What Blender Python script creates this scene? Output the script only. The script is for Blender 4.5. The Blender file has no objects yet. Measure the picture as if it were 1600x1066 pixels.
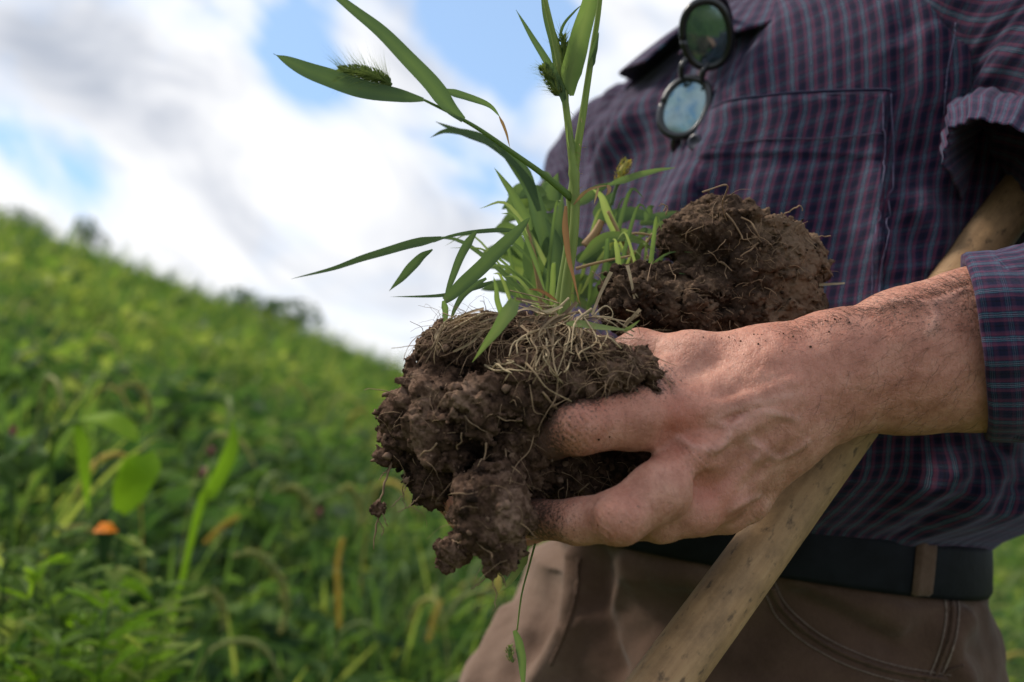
import bpy, math, random
import numpy as np
from mathutils import Vector
from mathutils.bvhtree import BVHTree

random.seed(7)
rng = np.random.default_rng(7)
S = bpy.context.scene
COL = S.collection

# ------------------------------------------------------------------ camera
CAM_H, PITCH = 1.0, math.radians(9.7)
CAM = np.array((0.0, 0.0, CAM_H))
cam = bpy.data.cameras.new('camera')
cam.sensor_width, cam.lens = 36.0, 35.0
cam.clip_start, cam.clip_end = 0.02, 3000
cam.dof.use_dof = True
cam.dof.focus_distance = 0.522
cam.dof.aperture_fstop = 5.4
camo = bpy.data.objects.new('camera', cam)
COL.objects.link(camo)
camo.location = CAM
camo.rotation_euler = (math.pi / 2 + PITCH, 0, 0)
S.camera = camo

# ------------------------------------------------------------------ sky, sun, exposure
SUN_FROM = Vector((-0.60, 0.22, 0.78)).normalized()
SUN_EL = math.asin(SUN_FROM.z)
SUN_ROT = math.atan2(SUN_FROM.x, SUN_FROM.y)
S.view_settings.view_transform = 'Standard'
S.view_settings.look = 'None'
S.view_settings.gamma = 1.0
S.view_settings.use_curve_mapping = False
S.view_settings.exposure = 0.30


def nd(nt, kind, **kw):
    n = nt.nodes.new(kind)
    for k, v in kw.items():
        if k.startswith('i_'):
            key = k[2:]
            key = int(key) if key.isdigit() else key.replace('_', ' ')
            n.inputs[key].default_value = v
        else:
            setattr(n, k, v)
    return n


def lk(nt, a, b):
    nt.links.new(a, b)


def ramp(nt, fac, stops, interp='LINEAR'):
    r = nd(nt, 'ShaderNodeValToRGB')
    cr = r.color_ramp
    cr.interpolation = interp
    while len(cr.elements) < len(stops):
        cr.elements.new(0.5)
    for e, (p, c) in zip(cr.elements, stops):
        e.position = p
        e.color = (c if hasattr(c, '__len__') else (c, c, c)) + ((1,) if hasattr(c, '__len__') and len(c) == 3 else (1,) if not hasattr(c, '__len__') else ())
    lk(nt, fac, r.inputs[0])
    return r.outputs[0]


def math_(nt, op, a, b=None, clamp=False):
    m = nd(nt, 'ShaderNodeMath', operation=op, use_clamp=clamp)
    for i, v in enumerate((a, b)):
        if v is None:
            continue
        if isinstance(v, (int, float)):
            m.inputs[i].default_value = v
        else:
            lk(nt, v, m.inputs[i])
    return m.outputs[0]


def mixc(nt, fac, a, b, blend='MIX'):
    m = nd(nt, 'ShaderNodeMix', data_type='RGBA', blend_type=blend)
    for key, v in ((0, fac), (6, a), (7, b)):
        if isinstance(v, (int, float)):
            m.inputs[key].default_value = v
        elif isinstance(v, tuple):
            m.inputs[key].default_value = v + (1,) if len(v) == 3 else v
        else:
            lk(nt, v, m.inputs[key])
    return m.outputs[2]


def build_world():
    w = bpy.data.worlds.new('World')
    S.world = w
    w.use_nodes = True
    nt = w.node_tree
    nt.nodes.clear()
    out = nd(nt, 'ShaderNodeOutputWorld')
    bg = nd(nt, 'ShaderNodeBackground', i_Strength=0.1)
    sky = nd(nt, 'ShaderNodeTexSky', sky_type='NISHITA', sun_disc=False)
    sky.sun_elevation, sky.sun_rotation = SUN_EL, SUN_ROT
    sky.air_density, sky.dust_density, sky.ozone_density = 1.0, 0.6, 2.0
    tc = nd(nt, 'ShaderNodeTexCoord')
    rot = nd(nt, 'ShaderNodeMapping')
    rot.inputs['Rotation'].default_value = (0, math.radians(-33), 0)
    lk(nt, tc.outputs['Generated'], rot.inputs['Vector'])

    def noise(scale, loc, sc, detail=5, rough=0.5, dist=0.0):
        m = nd(nt, 'ShaderNodeMapping')
        m.inputs['Scale'].default_value = sc
        m.inputs['Location'].default_value = loc
        lk(nt, rot.outputs['Vector'], m.inputs['Vector'])
        n = nd(nt, 'ShaderNodeTexNoise', i_Scale=scale, i_Detail=detail, i_Roughness=rough, i_Distortion=dist)
        lk(nt, m.outputs['Vector'], n.inputs['Vector'])
        return n.outputs['Fac']

    def blob(px, py, r, amp):
        """a broad bank of cloud (or a gap) in one direction of the sky"""
        xc, yc = (px - 800) / 1555.6, (533 - py) / 1555.6
        d = Vector((xc, math.cos(PITCH) - yc * math.sin(PITCH), math.sin(PITCH) + yc * math.cos(PITCH))).normalized()
        dv = nd(nt, 'ShaderNodeVectorMath', operation='DISTANCE')
        lk(nt, tc.outputs['Generated'], dv.inputs[0])
        dv.inputs[1].default_value = d
        mr = nd(nt, 'ShaderNodeMapRange', interpolation_type='SMOOTHSTEP')
        for k, v in ((1, 0.0), (2, r), (3, amp), (4, 0.0)):
            mr.inputs[k].default_value = v
        lk(nt, dv.outputs['Value'], mr.inputs[0])
        return mr.outputs[0]

    dens = noise(3.6, (0.3, 0.1, 0.6), (0.95, 1.0, 1.4), 8, 0.55, 0.9)
    dens = math_(nt, 'ADD', math_(nt, 'MULTIPLY', math_(nt, 'SUBTRACT', dens, 0.5), 1.7), 0.5)
    for b in ((470, 130, 0.09, -0.30), (430, 60, 0.08, -0.16), (760, 60, 0.11, -0.32), (860, 10, 0.10, -0.16),
              (300, 20, 0.08, -0.16), (60, 220, 0.09, -0.17), (150, 290, 0.07, -0.12),
              (280, 130, 0.13, 0.16), (600, 250, 0.16, 0.15), (600, 60, 0.07, 0.14), (300, 420, 0.30, 0.12),
              (700, 420, 0.25, 0.12), (120, 60, 0.10, 0.08), (1300, -700, 0.6, 0.1)):
        dens = math_(nt, 'ADD', dens, blob(*b))
    cover = ramp(nt, dens, [(0.30, 0.0), (0.46, 0.75), (0.62, 1.0)])
    grey = noise(5.0, (2.3, 0.4, 1.1), (0.75, 1.0, 1.7), 7, 0.56, 0.7)
    grey = math_(nt, 'ADD', math_(nt, 'MULTIPLY', math_(nt, 'SUBTRACT', grey, 0.5), 1.5), 0.5)
    for b in ((60, 80, 0.05, 0.15), (120, 118, 0.05, 0.17), (185, 160, 0.05, 0.18), (245, 203, 0.045, 0.16), (10, 50, 0.06, 0.14), (620, 30, 0.05, 0.0), (460, 260, 0.12, -0.1)):
        grey = math_(nt, 'ADD', grey, blob(*b))
    cloud = ramp(nt, grey, [(0.42, (8.7, 8.75, 8.9)), (0.60, (6.6, 6.8, 7.3)), (0.85, (4.0, 4.4, 5.2))])
    skyc = mixc(nt, 1.0, sky.outputs[0], (1.0, 1.45, 1.75), 'MULTIPLY')
    # thin milky veil over the blue
    veil = mixc(nt, 0.42, skyc, (5.6, 6.9, 8.2))
    col = mixc(nt, cover, veil, cloud)
    lk(nt, col, bg.inputs['Color'])
    lk(nt, bg.outputs[0], out.inputs['Surface'])


build_world()
sl = bpy.data.lights.new('sun', 'SUN')
sl.energy, sl.angle, sl.color = 3.6, math.radians(16), (1.0, 0.91, 0.78)
so = bpy.data.objects.new('sun', sl)
COL.objects.link(so)
so.rotation_euler = (-SUN_FROM).to_track_quat('-Z', 'Y').to_euler()

# ------------------------------------------------------------------ helpers
F = 1600 * 35.0 / 36.0
SP, CP = math.sin(PITCH), math.cos(PITCH)


def q(px, py, d):
    """a point given by its place in the 1600-wide photograph and its distance along the view axis, in camera space"""
    return np.array(((px - 800) / F * d, (533 - py) / F * d, d))


def w_of(c):
    """camera space (right, up, depth) -> world"""
    c = np.asarray(c, float)
    x, y, z = c[..., 0], c[..., 1], c[..., 2]
    return np.stack((x, z * CP - y * SP, CAM_H + z * SP + y * CP), -1)


def c_of(w):
    w = np.asarray(w, float) - CAM
    x, y, z = w[..., 0], w[..., 1], w[..., 2]
    return np.stack((x, z * CP - y * SP, y * CP + z * SP), -1)


def ground_z(x, y):
    x = np.asarray(x, float)
    y = np.asarray(y, float)
    sx = np.where(x < 0, -0.375 * x, -0.20 * x)
    sx = np.where(x > 6, -1.2 - 0.02 * (x - 6), sx)
    r = np.clip((y - 42) / 25, 0, None)
    return sx + 0.109 * y - 2.2 * r ** 2


def origin_of(o):
    p = np.zeros(3)
    while o is not None:
        p += np.array(o.location)
        o = o.parent
    return p


def mesh_obj(name, V, faces, mat, parent=None, smooth=True, attrs=None, uv=None, kind=None):
    """V world-space (n,3); faces: (m,4) / (m,3) array, or list of such arrays"""
    V = np.asarray(V, np.float64)
    base = origin_of(parent) if parent is not None else None
    loc = np.zeros(3)
    if parent is None:
        loc = np.array(((V[:, 0].min() + V[:, 0].max()) / 2, (V[:, 1].min() + V[:, 1].max()) / 2, V[:, 2].min()))
        base = loc
    V = V - base
    fl = faces if isinstance(faces, list) else [faces]
    fl = [np.asarray(f, np.int32) for f in fl if len(f)]
    loops = np.concatenate([f.ravel() for f in fl])
    sizes = np.concatenate([np.full(len(f), f.shape[1], np.int32) for f in fl])
    starts = np.concatenate(([0], np.cumsum(sizes)[:-1])).astype(np.int32)
    me = bpy.data.meshes.new(name)
    me.vertices.add(len(V))
    me.vertices.foreach_set('co', V.astype(np.float32).ravel())
    me.loops.add(len(loops))
    me.loops.foreach_set('vertex_index', loops)
    me.polygons.add(len(sizes))
    me.polygons.foreach_set('loop_start', starts)
    try:
        me.polygons.foreach_set('loop_total', sizes)
    except Exception:
        pass
    me.update(calc_edges=True)
    me.polygons.foreach_set('use_smooth', np.full(len(sizes), smooth, bool))
    if uv is not None:
        ul = me.uv_layers.new(name='uv')
        ul.data.foreach_set('uv', np.asarray(uv, np.float32)[loops].ravel())
    for k, a in (attrs or {}).items():
        at = me.attributes.new(k, 'FLOAT', 'POINT')
        at.data.foreach_set('value', np.asarray(a, np.float32))
    me.validate()
    me.materials.append(mat)
    o = bpy.data.objects.new(name, me)
    COL.objects.link(o)
    if parent is not None:
        o.parent = parent
    else:
        o.location = loc
    if kind:
        o['kind'] = kind
    return o


def tag(o, label, cat, group=None, kind=None):
    o['label'] = label
    o['category'] = cat
    if group:
        o['group'] = group
    if kind:
        o['kind'] = kind
    return o


def thing(name, loc, label, cat, group=None):
    o = bpy.data.objects.new(name, None)
    o.empty_display_size = 0.05
    COL.objects.link(o)
    o.location = loc
    return tag(o, label, cat, group)


# ---- smooth paths, tubes and blades -------------------------------------------------
def path(pts, n=24):
    """Catmull-Rom through pts -> n points"""
    P = np.asarray(pts, float)
    if len(P) == 2:
        t = np.linspace(0, 1, n)[:, None]
        return P[0] * (1 - t) + P[1] * t
    E = np.vstack((2 * P[0] - P[1], P, 2 * P[-1] - P[-2]))
    t = np.linspace(0, len(P) - 1 - 1e-9, n)
    i = t.astype(int)
    f = (t - i)[:, None]
    a, b, c, d = E[i], E[i + 1], E[i + 2], E[i + 3]
    return 0.5 * (2 * b + (c - a) * f + (2 * a - 5 * b + 4 * c - d) * f ** 2 + (3 * b - a - 3 * c + d) * f ** 3)


def frames(P, hint=(0, 0, 1)):
    T = np.gradient(P, axis=0)
    T /= np.linalg.norm(T, axis=1, keepdims=True) + 1e-12
    h = np.asarray(hint, float)
    h = h + 1e-3
    Sd = np.cross(T, h)
    bad = np.linalg.norm(Sd, axis=1) < 1e-3
    Sd[bad] = np.cross(T[bad], (0.3, 0.9, 0.2))
    Sd /= np.linalg.norm(Sd, axis=1, keepdims=True)
    N = np.cross(Sd, T)
    return T, Sd, N


def tube(P, r, sides=6, flat=1.0):
    P = np.asarray(P, float)
    n = len(P)
    r = np.broadcast_to(np.asarray(r, float), (n,))
    T, A, B = frames(P, (0.13, 0.21, 0.97))
    a = np.arange(sides) * 2 * math.pi / sides
    V = P[:, None] + r[:, None, None] * (np.cos(a)[None, :, None] * A[:, None] + flat * np.sin(a)[None, :, None] * B[:, None])
    V = V.reshape(-1, 3)
    i, j = np.meshgrid(np.arange(n - 1), np.arange(sides), indexing='ij')
    j2 = (j + 1) % sides
    Fq = np.stack((i * sides + j, i * sides + j2, (i + 1) * sides + j2, (i + 1) * sides + j), -1).reshape(-1, 4)
    c0, c1 = len(V), len(V) + 1
    V = np.vstack((V, P[:1], P[-1:]))
    k = np.arange(sides)
    cap = np.vstack((np.stack((np.full(sides, c0), (k + 1) % sides, k), -1),
                     np.stack((np.full(sides, c1), (n - 1) * sides + k, (n - 1) * sides + (k + 1) % sides), -1)))
    return V, Fq, cap


def blade(P, width, hint, fold=0.25, taper=None, twist=0.0):
    """a grass leaf: strip with a sunk midrib (3 verts across); width = full width at widest"""
    P = np.asarray(P, float)
    n = len(P)
    t = np.linspace(0, 1, n)
    w = 0.5 * width * (taper(t) if taper else np.clip(np.minimum(0.35 + 3.2 * t, 1.0) * (1 - t ** 2.6), 0.02, 1))
    T, A, B = frames(P, hint)
    if twist:
        a = twist * t[:, None]
        A, B = A * np.cos(a) + B * np.sin(a), B * np.cos(a) - A * np.sin(a)
    rip = 1 + 0.05 * np.sin(t * 17 + P[0, 0] * 900)
    L = P + A * (w * rip)[:, None] + B * (w * fold)[:, None]
    R = P - A * (w * (2 - rip))[:, None] + B * (w * fold)[:, None]
    V = np.stack((L, P, R), 1).reshape(-1, 3)
    i = np.arange(n - 1) * 3
    Fq = np.vstack((np.stack((i, i + 1, i + 4, i + 3), -1), np.stack((i + 1, i + 2, i + 5, i + 4), -1)))
    return V, Fq


class Bag:
    """collects shapes for ONE mesh object"""
    def __init__(s):
        s.V, s.Q, s.T, s.n, s.A = [], [], [], 0, []

    def add(s, V, Q, T=None, a=0.0):
        s.V.append(V)
        if len(Q):
            s.Q.append(np.asarray(Q) + s.n)
        if T is not None and len(T):
            s.T.append(np.asarray(T) + s.n)
        s.A.append(np.broadcast_to(np.asarray(a, float), (len(V),)))
        s.n += len(V)

    def build(s, name, mat, parent=None, smooth=True, kind=None):
        f = ([np.vstack(s.Q)] if s.Q else []) + ([np.vstack(s.T)] if s.T else [])
        return mesh_obj(name, np.vstack(s.V), f, mat, parent, smooth, {'tint': np.concatenate(s.A)}, kind=kind)


# ---- noise --------------------------------------------------------------------------
_T = rng.random((32, 32, 32)).astype(np.float32)
_O = rng.random((32, 32, 32, 3)).astype(np.float32)


def vnoise(P):
    P = np.asarray(P)
    i = np.floor(P).astype(int)
    f = P - i
    f = f * f * (3 - 2 * f)
    r = 0
    for dx in (0, 1):
        for dy in (0, 1):
            for dz in (0, 1):
                wgt = (f[..., 0] if dx else 1 - f[..., 0]) * (f[..., 1] if dy else 1 - f[..., 1]) * (f[..., 2] if dz else 1 - f[..., 2])
                r = r + wgt * _T[(i[..., 0] + dx) % 32, (i[..., 1] + dy) % 32, (i[..., 2] + dz) % 32]
    return r * 2 - 1


def fbm(P, oct=4, gain=0.5):
    s, a, tot = 0, 1, 0
    for o in range(oct):
        s = s + a * vnoise(P * 2 ** o + 7.3 * o)
        tot += a
        a *= gain
    return s / tot


def worley(P):
    """distance to nearest feature point and that cell's random number"""
    i = np.floor(P).astype(int)
    best = np.full(P.shape[:-1], 9.0, np.float32)
    rid = np.zeros(P.shape[:-1], np.float32)
    for dx in (-1, 0, 1):
        for dy in (-1, 0, 1):
            for dz in (-1, 0, 1):
                c = i + np.array((dx, dy, dz))
                a, b, d = c[..., 0] % 32, c[..., 1] % 32, c[..., 2] % 32
                dd = ((c + _O[a, b, d] - P) ** 2).sum(-1)
                m = dd < best
                best = np.where(m, dd, best)
                rid = np.where(m, _T[a, b, d], rid)
    return np.sqrt(best), rid


# ---- implicit modelling: smooth unions on a grid, meshed with surface nets ----------
class Field:
    def __init__(s, lo, hi, h):
        s.lo, s.h = np.asarray(lo, float), h
        s.n = np.ceil((np.asarray(hi) - s.lo) / h).astype(int) + 1
        s.D = np.full(s.n, 0.5, np.float32)

    def _sub(s, lo, hi):
        a = np.clip(np.floor((lo - s.lo) / s.h).astype(int), 0, s.n)
        b = np.clip(np.ceil((hi - s.lo) / s.h).astype(int) + 1, 0, s.n)
        if (b <= a).any():
            return None, None
        ax = [s.lo[k] + s.h * np.arange(a[k], b[k]) for k in range(3)]
        G = [ax[0][:, None, None], ax[1][None, :, None], ax[2][None, None, :]]
        return tuple(slice(x, y) for x, y in zip(a, b)), G

    def _mix(s, sl, d, k, sub=False):
        a = s.D[sl]
        d = d.astype(np.float32)
        if sub:
            d = -d
            hh = np.clip(k - np.abs(a - d), 0, None) / k
            s.D[sl] = np.maximum(a, d) + hh * hh * k / 4
        else:
            hh = np.clip(k - np.abs(a - d), 0, None) / k
            s.D[sl] = np.minimum(a, d) - hh * hh * k / 4

    def cone(s, a, b, r1, r2=None, k=0.006, sub=False):
        r2 = r1 if r2 is None else r2
        a, b = np.asarray(a, float), np.asarray(b, float)
        m = max(r1, r2) + k * 1.3 + 3 * s.h
        sl, G = s._sub(np.minimum(a, b) - m, np.maximum(a, b) + m)
        if sl is None:
            return
        ba = b - a
        t = sum((G[i] - a[i]) * ba[i] for i in range(3)) / max(ba @ ba, 1e-12)
        t = np.clip(t, 0, 1)
        d = np.sqrt(sum((G[i] - a[i] - t * ba[i]) ** 2 for i in range(3))) - (r1 + (r2 - r1) * t)
        s._mix(sl, d, k, sub)

    def chain(s, pts, rad, k=0.006, sub=False):
        for i in range(len(pts) - 1):
            s.cone(pts[i], pts[i + 1], rad[i], rad[i + 1], k, sub)

    def ell(s, c, r, k=0.006, sub=False, R=None):
        c, r = np.asarray(c, float), np.asarray(r, float)
        m = r.max() + k * 1.3 + 3 * s.h
        sl, G = s._sub(c - m, c + m)
        if sl is None:
            return
        X = [G[i] - c[i] for i in range(3)]
        if R is not None:
            X = [sum(R[j][i] * X[i] for i in range(3)) for j in range(3)]
        k0 = np.sqrt(sum((X[i] / r[i]) ** 2 for i in range(3)))
        k1 = np.sqrt(sum((X[i] / r[i] ** 2) ** 2 for i in range(3))) + 1e-9
        s._mix(sl, k0 * (k0 - 1) / k1, k, sub)

    def band(s, width):
        idx = np.nonzero(np.abs(s.D) < width)
        P = np.stack([s.lo[k] + s.h * idx[k] for k in range(3)], -1)
        return idx, P

    def mesh(s):
        D = s.D
        D[0], D[-1] = np.maximum(D[0], 1e-4), np.maximum(D[-1], 1e-4)
        D[:, 0], D[:, -1] = np.maximum(D[:, 0], 1e-4), np.maximum(D[:, -1], 1e-4)
        D[:, :, 0], D[:, :, -1] = np.maximum(D[:, :, 0], 1e-4), np.maximum(D[:, :, -1], 1e-4)
        In = D < 0
        nx, ny, nz = D.shape
        cnt = np.zeros((nx - 1, ny - 1, nz - 1), np.uint8)
        for a in (0, 1):
            for b in (0, 1):
                for c in (0, 1):
                    cnt += In[a:nx - 1 + a, b:ny - 1 + b, c:nz - 1 + c]
        mask = (cnt > 0) & (cnt < 8)
        I = np.argwhere(mask)
        vid = np.full(mask.shape, -1, np.int32)
        vid[mask] = np.arange(len(I))
        pos = np.zeros((len(I), 3))
        num = np.zeros(len(I))
        for ax in range(3):
            o = [k for k in range(3) if k != ax]
            for u in (0, 1):
                for v in (0, 1):
                    ca = np.zeros(3, int)
                    ca[o[0]], ca[o[1]] = u, v
                    cb = ca.copy()
                    cb[ax] = 1
                    A, B = I + ca, I + cb
                    da, db = D[A[:, 0], A[:, 1], A[:, 2]], D[B[:, 0], B[:, 1], B[:, 2]]
                    m = (da < 0) != (db < 0)
                    t = np.where(m, da / np.where(m, da - db, 1), 0)
                    p = np.tile(ca.astype(float), (len(I), 1))
                    p[:, ax] = t
                    pos += p * m[:, None]
                    num += m
        V = s.lo + s.h * (I + pos / num[:, None])
        quads = []
        for ax in range(3):
            o = [k for k in range(3) if k != ax]
            sa = [slice(1, -1)] * 3
            sb = [slice(1, -1)] * 3
            sa[ax], sb[ax] = slice(0, -1), slice(1, None)
            A, B = In[tuple(sa)], In[tuple(sb)]
            E = np.argwhere(A != B)
            flip = A[A != B]
            off = np.ones(3, int)
            off[ax] = 0
            E = E + off
            def cell(d0, d1):
                c = E.copy()
                c[:, o[0]] += d0
                c[:, o[1]] += d1
                return vid[c[:, 0], c[:, 1], c[:, 2]]
            Q = np.stack((cell(-1, -1), cell(0, -1), cell(0, 0), cell(-1, 0)), -1)
            if ax == 1:
                flip = ~flip
            Q[~flip] = Q[~flip][:, ::-1]
            quads.append(Q)
        Q = np.vstack(quads)
        return V, Q[(Q >= 0).all(1)]


def normals(V, Q):
    n = np.cross(V[Q[:, 2]] - V[Q[:, 0]], V[Q[:, 3]] - V[Q[:, 1]])
    N = np.zeros_like(V)
    for k in range(4):
        np.add.at(N, Q[:, k], n)
    return N / (np.linalg.norm(N, axis=1, keepdims=True) + 1e-12)


def relax(V, Q, n=2, f=0.5):
    E = np.vstack([np.stack((Q[:, k], Q[:, (k + 1) % 4]), -1) for k in range(4)])
    for _ in range(n):
        s_ = np.zeros_like(V)
        c = np.zeros(len(V))
        np.add.at(s_, E[:, 0], V[E[:, 1]])
        np.add.at(c, E[:, 0], 1)
        np.add.at(s_, E[:, 1], V[E[:, 0]])
        np.add.at(c, E[:, 1], 1)
        V = V * (1 - f) + f * s_ / np.maximum(c, 1)[:, None]
    return V


class Surf:
    """ray casts from the viewpoint onto a built surface (camera space), to lay things on it"""
    def __init__(s, V, Q):
        s.V, s.Q = V, Q
        s.b = BVHTree.FromPolygons([tuple(v) for v in V], [tuple(f) for f in Q.tolist()])

    def hit(s, px, py):
        d = Vector(q(px, py, 1.0))
        h = s.b.ray_cast(Vector((0, 0, 0)), d.normalized())
        return (np.array(h[0]), np.array(h[1]), h[2]) if h[0] is not None else (None, None, None)

    def near(s, p):
        h = s.b.find_nearest(Vector(p))
        return np.array(h[0]), np.array(h[1])


# ------------------------------------------------------------------ materials
def material(name):
    m = bpy.data.materials.new(name)
    m.use_nodes = True
    nt = m.node_tree
    b = nt.nodes['Principled BSDF']
    return m, nt, b


def objcoord(nt, scale=None):
    tc = nd(nt, 'ShaderNodeTexCoord')
    return tc.outputs['Object']


def noise_n(nt, vec, scale, detail=4, rough=0.55, dist=0.0, vscale=None):
    if vscale:
        mp = nd(nt, 'ShaderNodeMapping')
        mp.inputs['Scale'].default_value = vscale
        lk(nt, vec, mp.inputs['Vector'])
        vec = mp.outputs['Vector']
    n = nd(nt, 'ShaderNodeTexNoise', i_Scale=scale, i_Detail=detail, i_Roughness=rough, i_Distortion=dist)
    lk(nt, vec, n.inputs['Vector'])
    return n.outputs['Fac']


def bump(nt, b, h, strength, dist, prev=None):
    n = nd(nt, 'ShaderNodeBump', i_Strength=strength, i_Distance=dist)
    lk(nt, h, n.inputs['Height'])
    if prev is not None:
        lk(nt, prev, n.inputs['Normal'])
    lk(nt, n.outputs[0], b.inputs['Normal'])
    return n.outputs[0]


def simple(name, col, rough=0.7, var=0.25, scale=60, bumpd=0.0, spec=0.3, metal=0.0):
    m, nt, b = material(name)
    v = objcoord(nt)
    n = noise_n(nt, v, scale)
    lo = tuple(c * (1 - var) for c in col)
    hi = tuple(min(1, c * (1 + var)) for c in col)
    lk(nt, ramp(nt, n, [(0.3, lo), (0.7, hi)]), b.inputs['Base Color'])
    b.inputs['Roughness'].default_value = rough
    b.inputs['Specular IOR Level'].default_value = spec
    b.inputs['Metallic'].default_value = metal
    if bumpd:
        bump(nt, b, noise_n(nt, v, scale * 3, 5), 0.6, bumpd)
    return m


def leaf_mat(name, stops, trans=0.45, rough=0.45, vein=True):
    """tint attribute picks the leaf's own green; thin leaves let light through"""
    m, nt, b = material(name)
    at = nd(nt, 'ShaderNodeAttribute', attribute_name='tint')
    v = objcoord(nt)
    n = noise_n(nt, v, 35, 3)
    f = math_(nt, 'ADD', at.outputs['Fac'], math_(nt, 'MULTIPLY', math_(nt, 'SUBTRACT', n, 0.5), 0.25))
    c = ramp(nt, f, stops)
    c = mixc(nt, ramp(nt, noise_n(nt, v, 260, 4, 0.7), [(0.66, 0.0), (0.80, 0.4)]), c, (0.16, 0.12, 0.05))
    lk(nt, c, b.inputs['Base Color'])
    b.inputs['Roughness'].default_value = rough
    b.inputs['Specular IOR Level'].default_value = 0.10
    tr = nd(nt, 'ShaderNodeBsdfTranslucent')
    tcol = mixc(nt, 1.0, c, (1.25, 1.3, 0.72), 'MULTIPLY')
    lk(nt, tcol, tr.inputs['Color'])
    mx = nd(nt, 'ShaderNodeMixShader', i_0=trans)
    lk(nt, b.outputs[0], mx.inputs[1])
    lk(nt, tr.outputs[0], mx.inputs[2])
    lk(nt, mx.outputs[0], nt.nodes['Material Output'].inputs['Surface'])
    return m


def skin_mat():
    m, nt, b = material('skin')
    v = objcoord(nt)
    at = nd(nt, 'ShaderNodeAttribute', attribute_name='red').outputs['Fac']
    dirt = nd(nt, 'ShaderNodeAttribute', attribute_name='dirt').outputs['Fac']
    n1 = noise_n(nt, v, 60, 7, 0.68)
    n2 = noise_n(nt, v, 260, 4, 0.6)
    c = ramp(nt, n1, [(0.30, (0.28, 0.110, 0.072)), (0.5, (0.44, 0.203, 0.142)), (0.72, (0.55, 0.290, 0.212))])
    c = mixc(nt, math_(nt, 'MULTIPLY', at, 0.55, True), c, (0.40, 0.115, 0.070))
    c = mixc(nt, ramp(nt, n2, [(0.55, 0.0), (0.72, 0.38)]), c, (0.33, 0.14, 0.10))
    # fine streaks of pores, follicles and painted hair shadows, and the paler skin over the veins
    st = noise_n(nt, v, 520, 4, 0.6, vscale=(1.0, 0.5, 0.4))
    c = mixc(nt, ramp(nt, st, [(0.50, 0.0), (0.70, 0.42)]), c, (0.27, 0.105, 0.068))
    vein = nd(nt, 'ShaderNodeAttribute', attribute_name='vein').outputs['Fac']
    c = mixc(nt, math_(nt, 'MULTIPLY', vein, 0.45), c, (0.58, 0.36, 0.30))
    # freckles and pores
    fr = noise_n(nt, v, 900, 2)
    c = mixc(nt, ramp(nt, fr, [(0.63, 0.0), (0.72, 0.5)]), c, (0.24, 0.11, 0.075))
    # grains of soil rubbed into the skin
    dn = noise_n(nt, v, 700, 4, 0.7)
    dm = math_(nt, 'ADD', dn, math_(nt, 'MULTIPLY', dirt, 0.34))
    c = mixc(nt, ramp(nt, dm, [(0.70, 0.0), (0.84, 0.85)]), c, (0.055, 0.035, 0.026))
    lk(nt, c, b.inputs['Base Color'])
    b.inputs['Roughness'].default_value = 0.52
    b.inputs['Specular IOR Level'].default_value = 0.38
    b.inputs['Subsurface Weight'].default_value = 0.22
    b.inputs['Subsurface Radius'].default_value = (1.0, 0.35, 0.2)
    b.inputs['Subsurface Scale'].default_value = 0.003
    vf = nd(nt, 'ShaderNodeTexVoronoi', feature='DISTANCE_TO_EDGE', i_Scale=620.0)
    wv = nd(nt, 'ShaderNodeMapping')
    wv.inputs['Scale'].default_value = (1.0, 0.8, 0.55)
    lk(nt, v, wv.inputs['Vector'])
    lk(nt, wv.outputs[0], vf.inputs['Vector'])
    cell = ramp(nt, vf.outputs[0], [(0.0, 0.0), (0.12, 1.0)])
    p = bump(nt, b, cell, 0.5, 0.00028)
    p = bump(nt, b, noise_n(nt, v, 330, 5, 0.65), 0.6, 0.0009, p)
    p = bump(nt, b, noise_n(nt, v, 90, 3, 0.6), 0.4, 0.0014, p)
    return m


def soil_mat(name, dark, mid, light, dry=0.0):
    m, nt, b = material(name)
    v = objcoord(nt)
    at = nd(nt, 'ShaderNodeAttribute', attribute_name='tint').outputs['Fac']
    n = noise_n(nt, v, 70, 8, 0.65)
    n2 = noise_n(nt, v, 600, 6, 0.7)
    f = math_(nt, 'ADD', math_(nt, 'MULTIPLY', n, 0.6), math_(nt, 'MULTIPLY', n2, 0.4))
    f = math_(nt, 'ADD', f, math_(nt, 'MULTIPLY', math_(nt, 'SUBTRACT', at, 0.5), 0.62))
    lk(nt, ramp(nt, f, [(0.30, dark), (0.52, mid), (0.75, light)]), b.inputs['Base Color'])
    b.inputs['Roughness'].default_value = 0.95
    b.inputs['Specular IOR Level'].default_value = 0.12
    p = bump(nt, b, noise_n(nt, v, 380, 6, 0.7), 0.9, 0.0016)
    bump(nt, b, noise_n(nt, v, 1500, 4, 0.7), 0.7, 0.0006, p)
    return m


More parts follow.
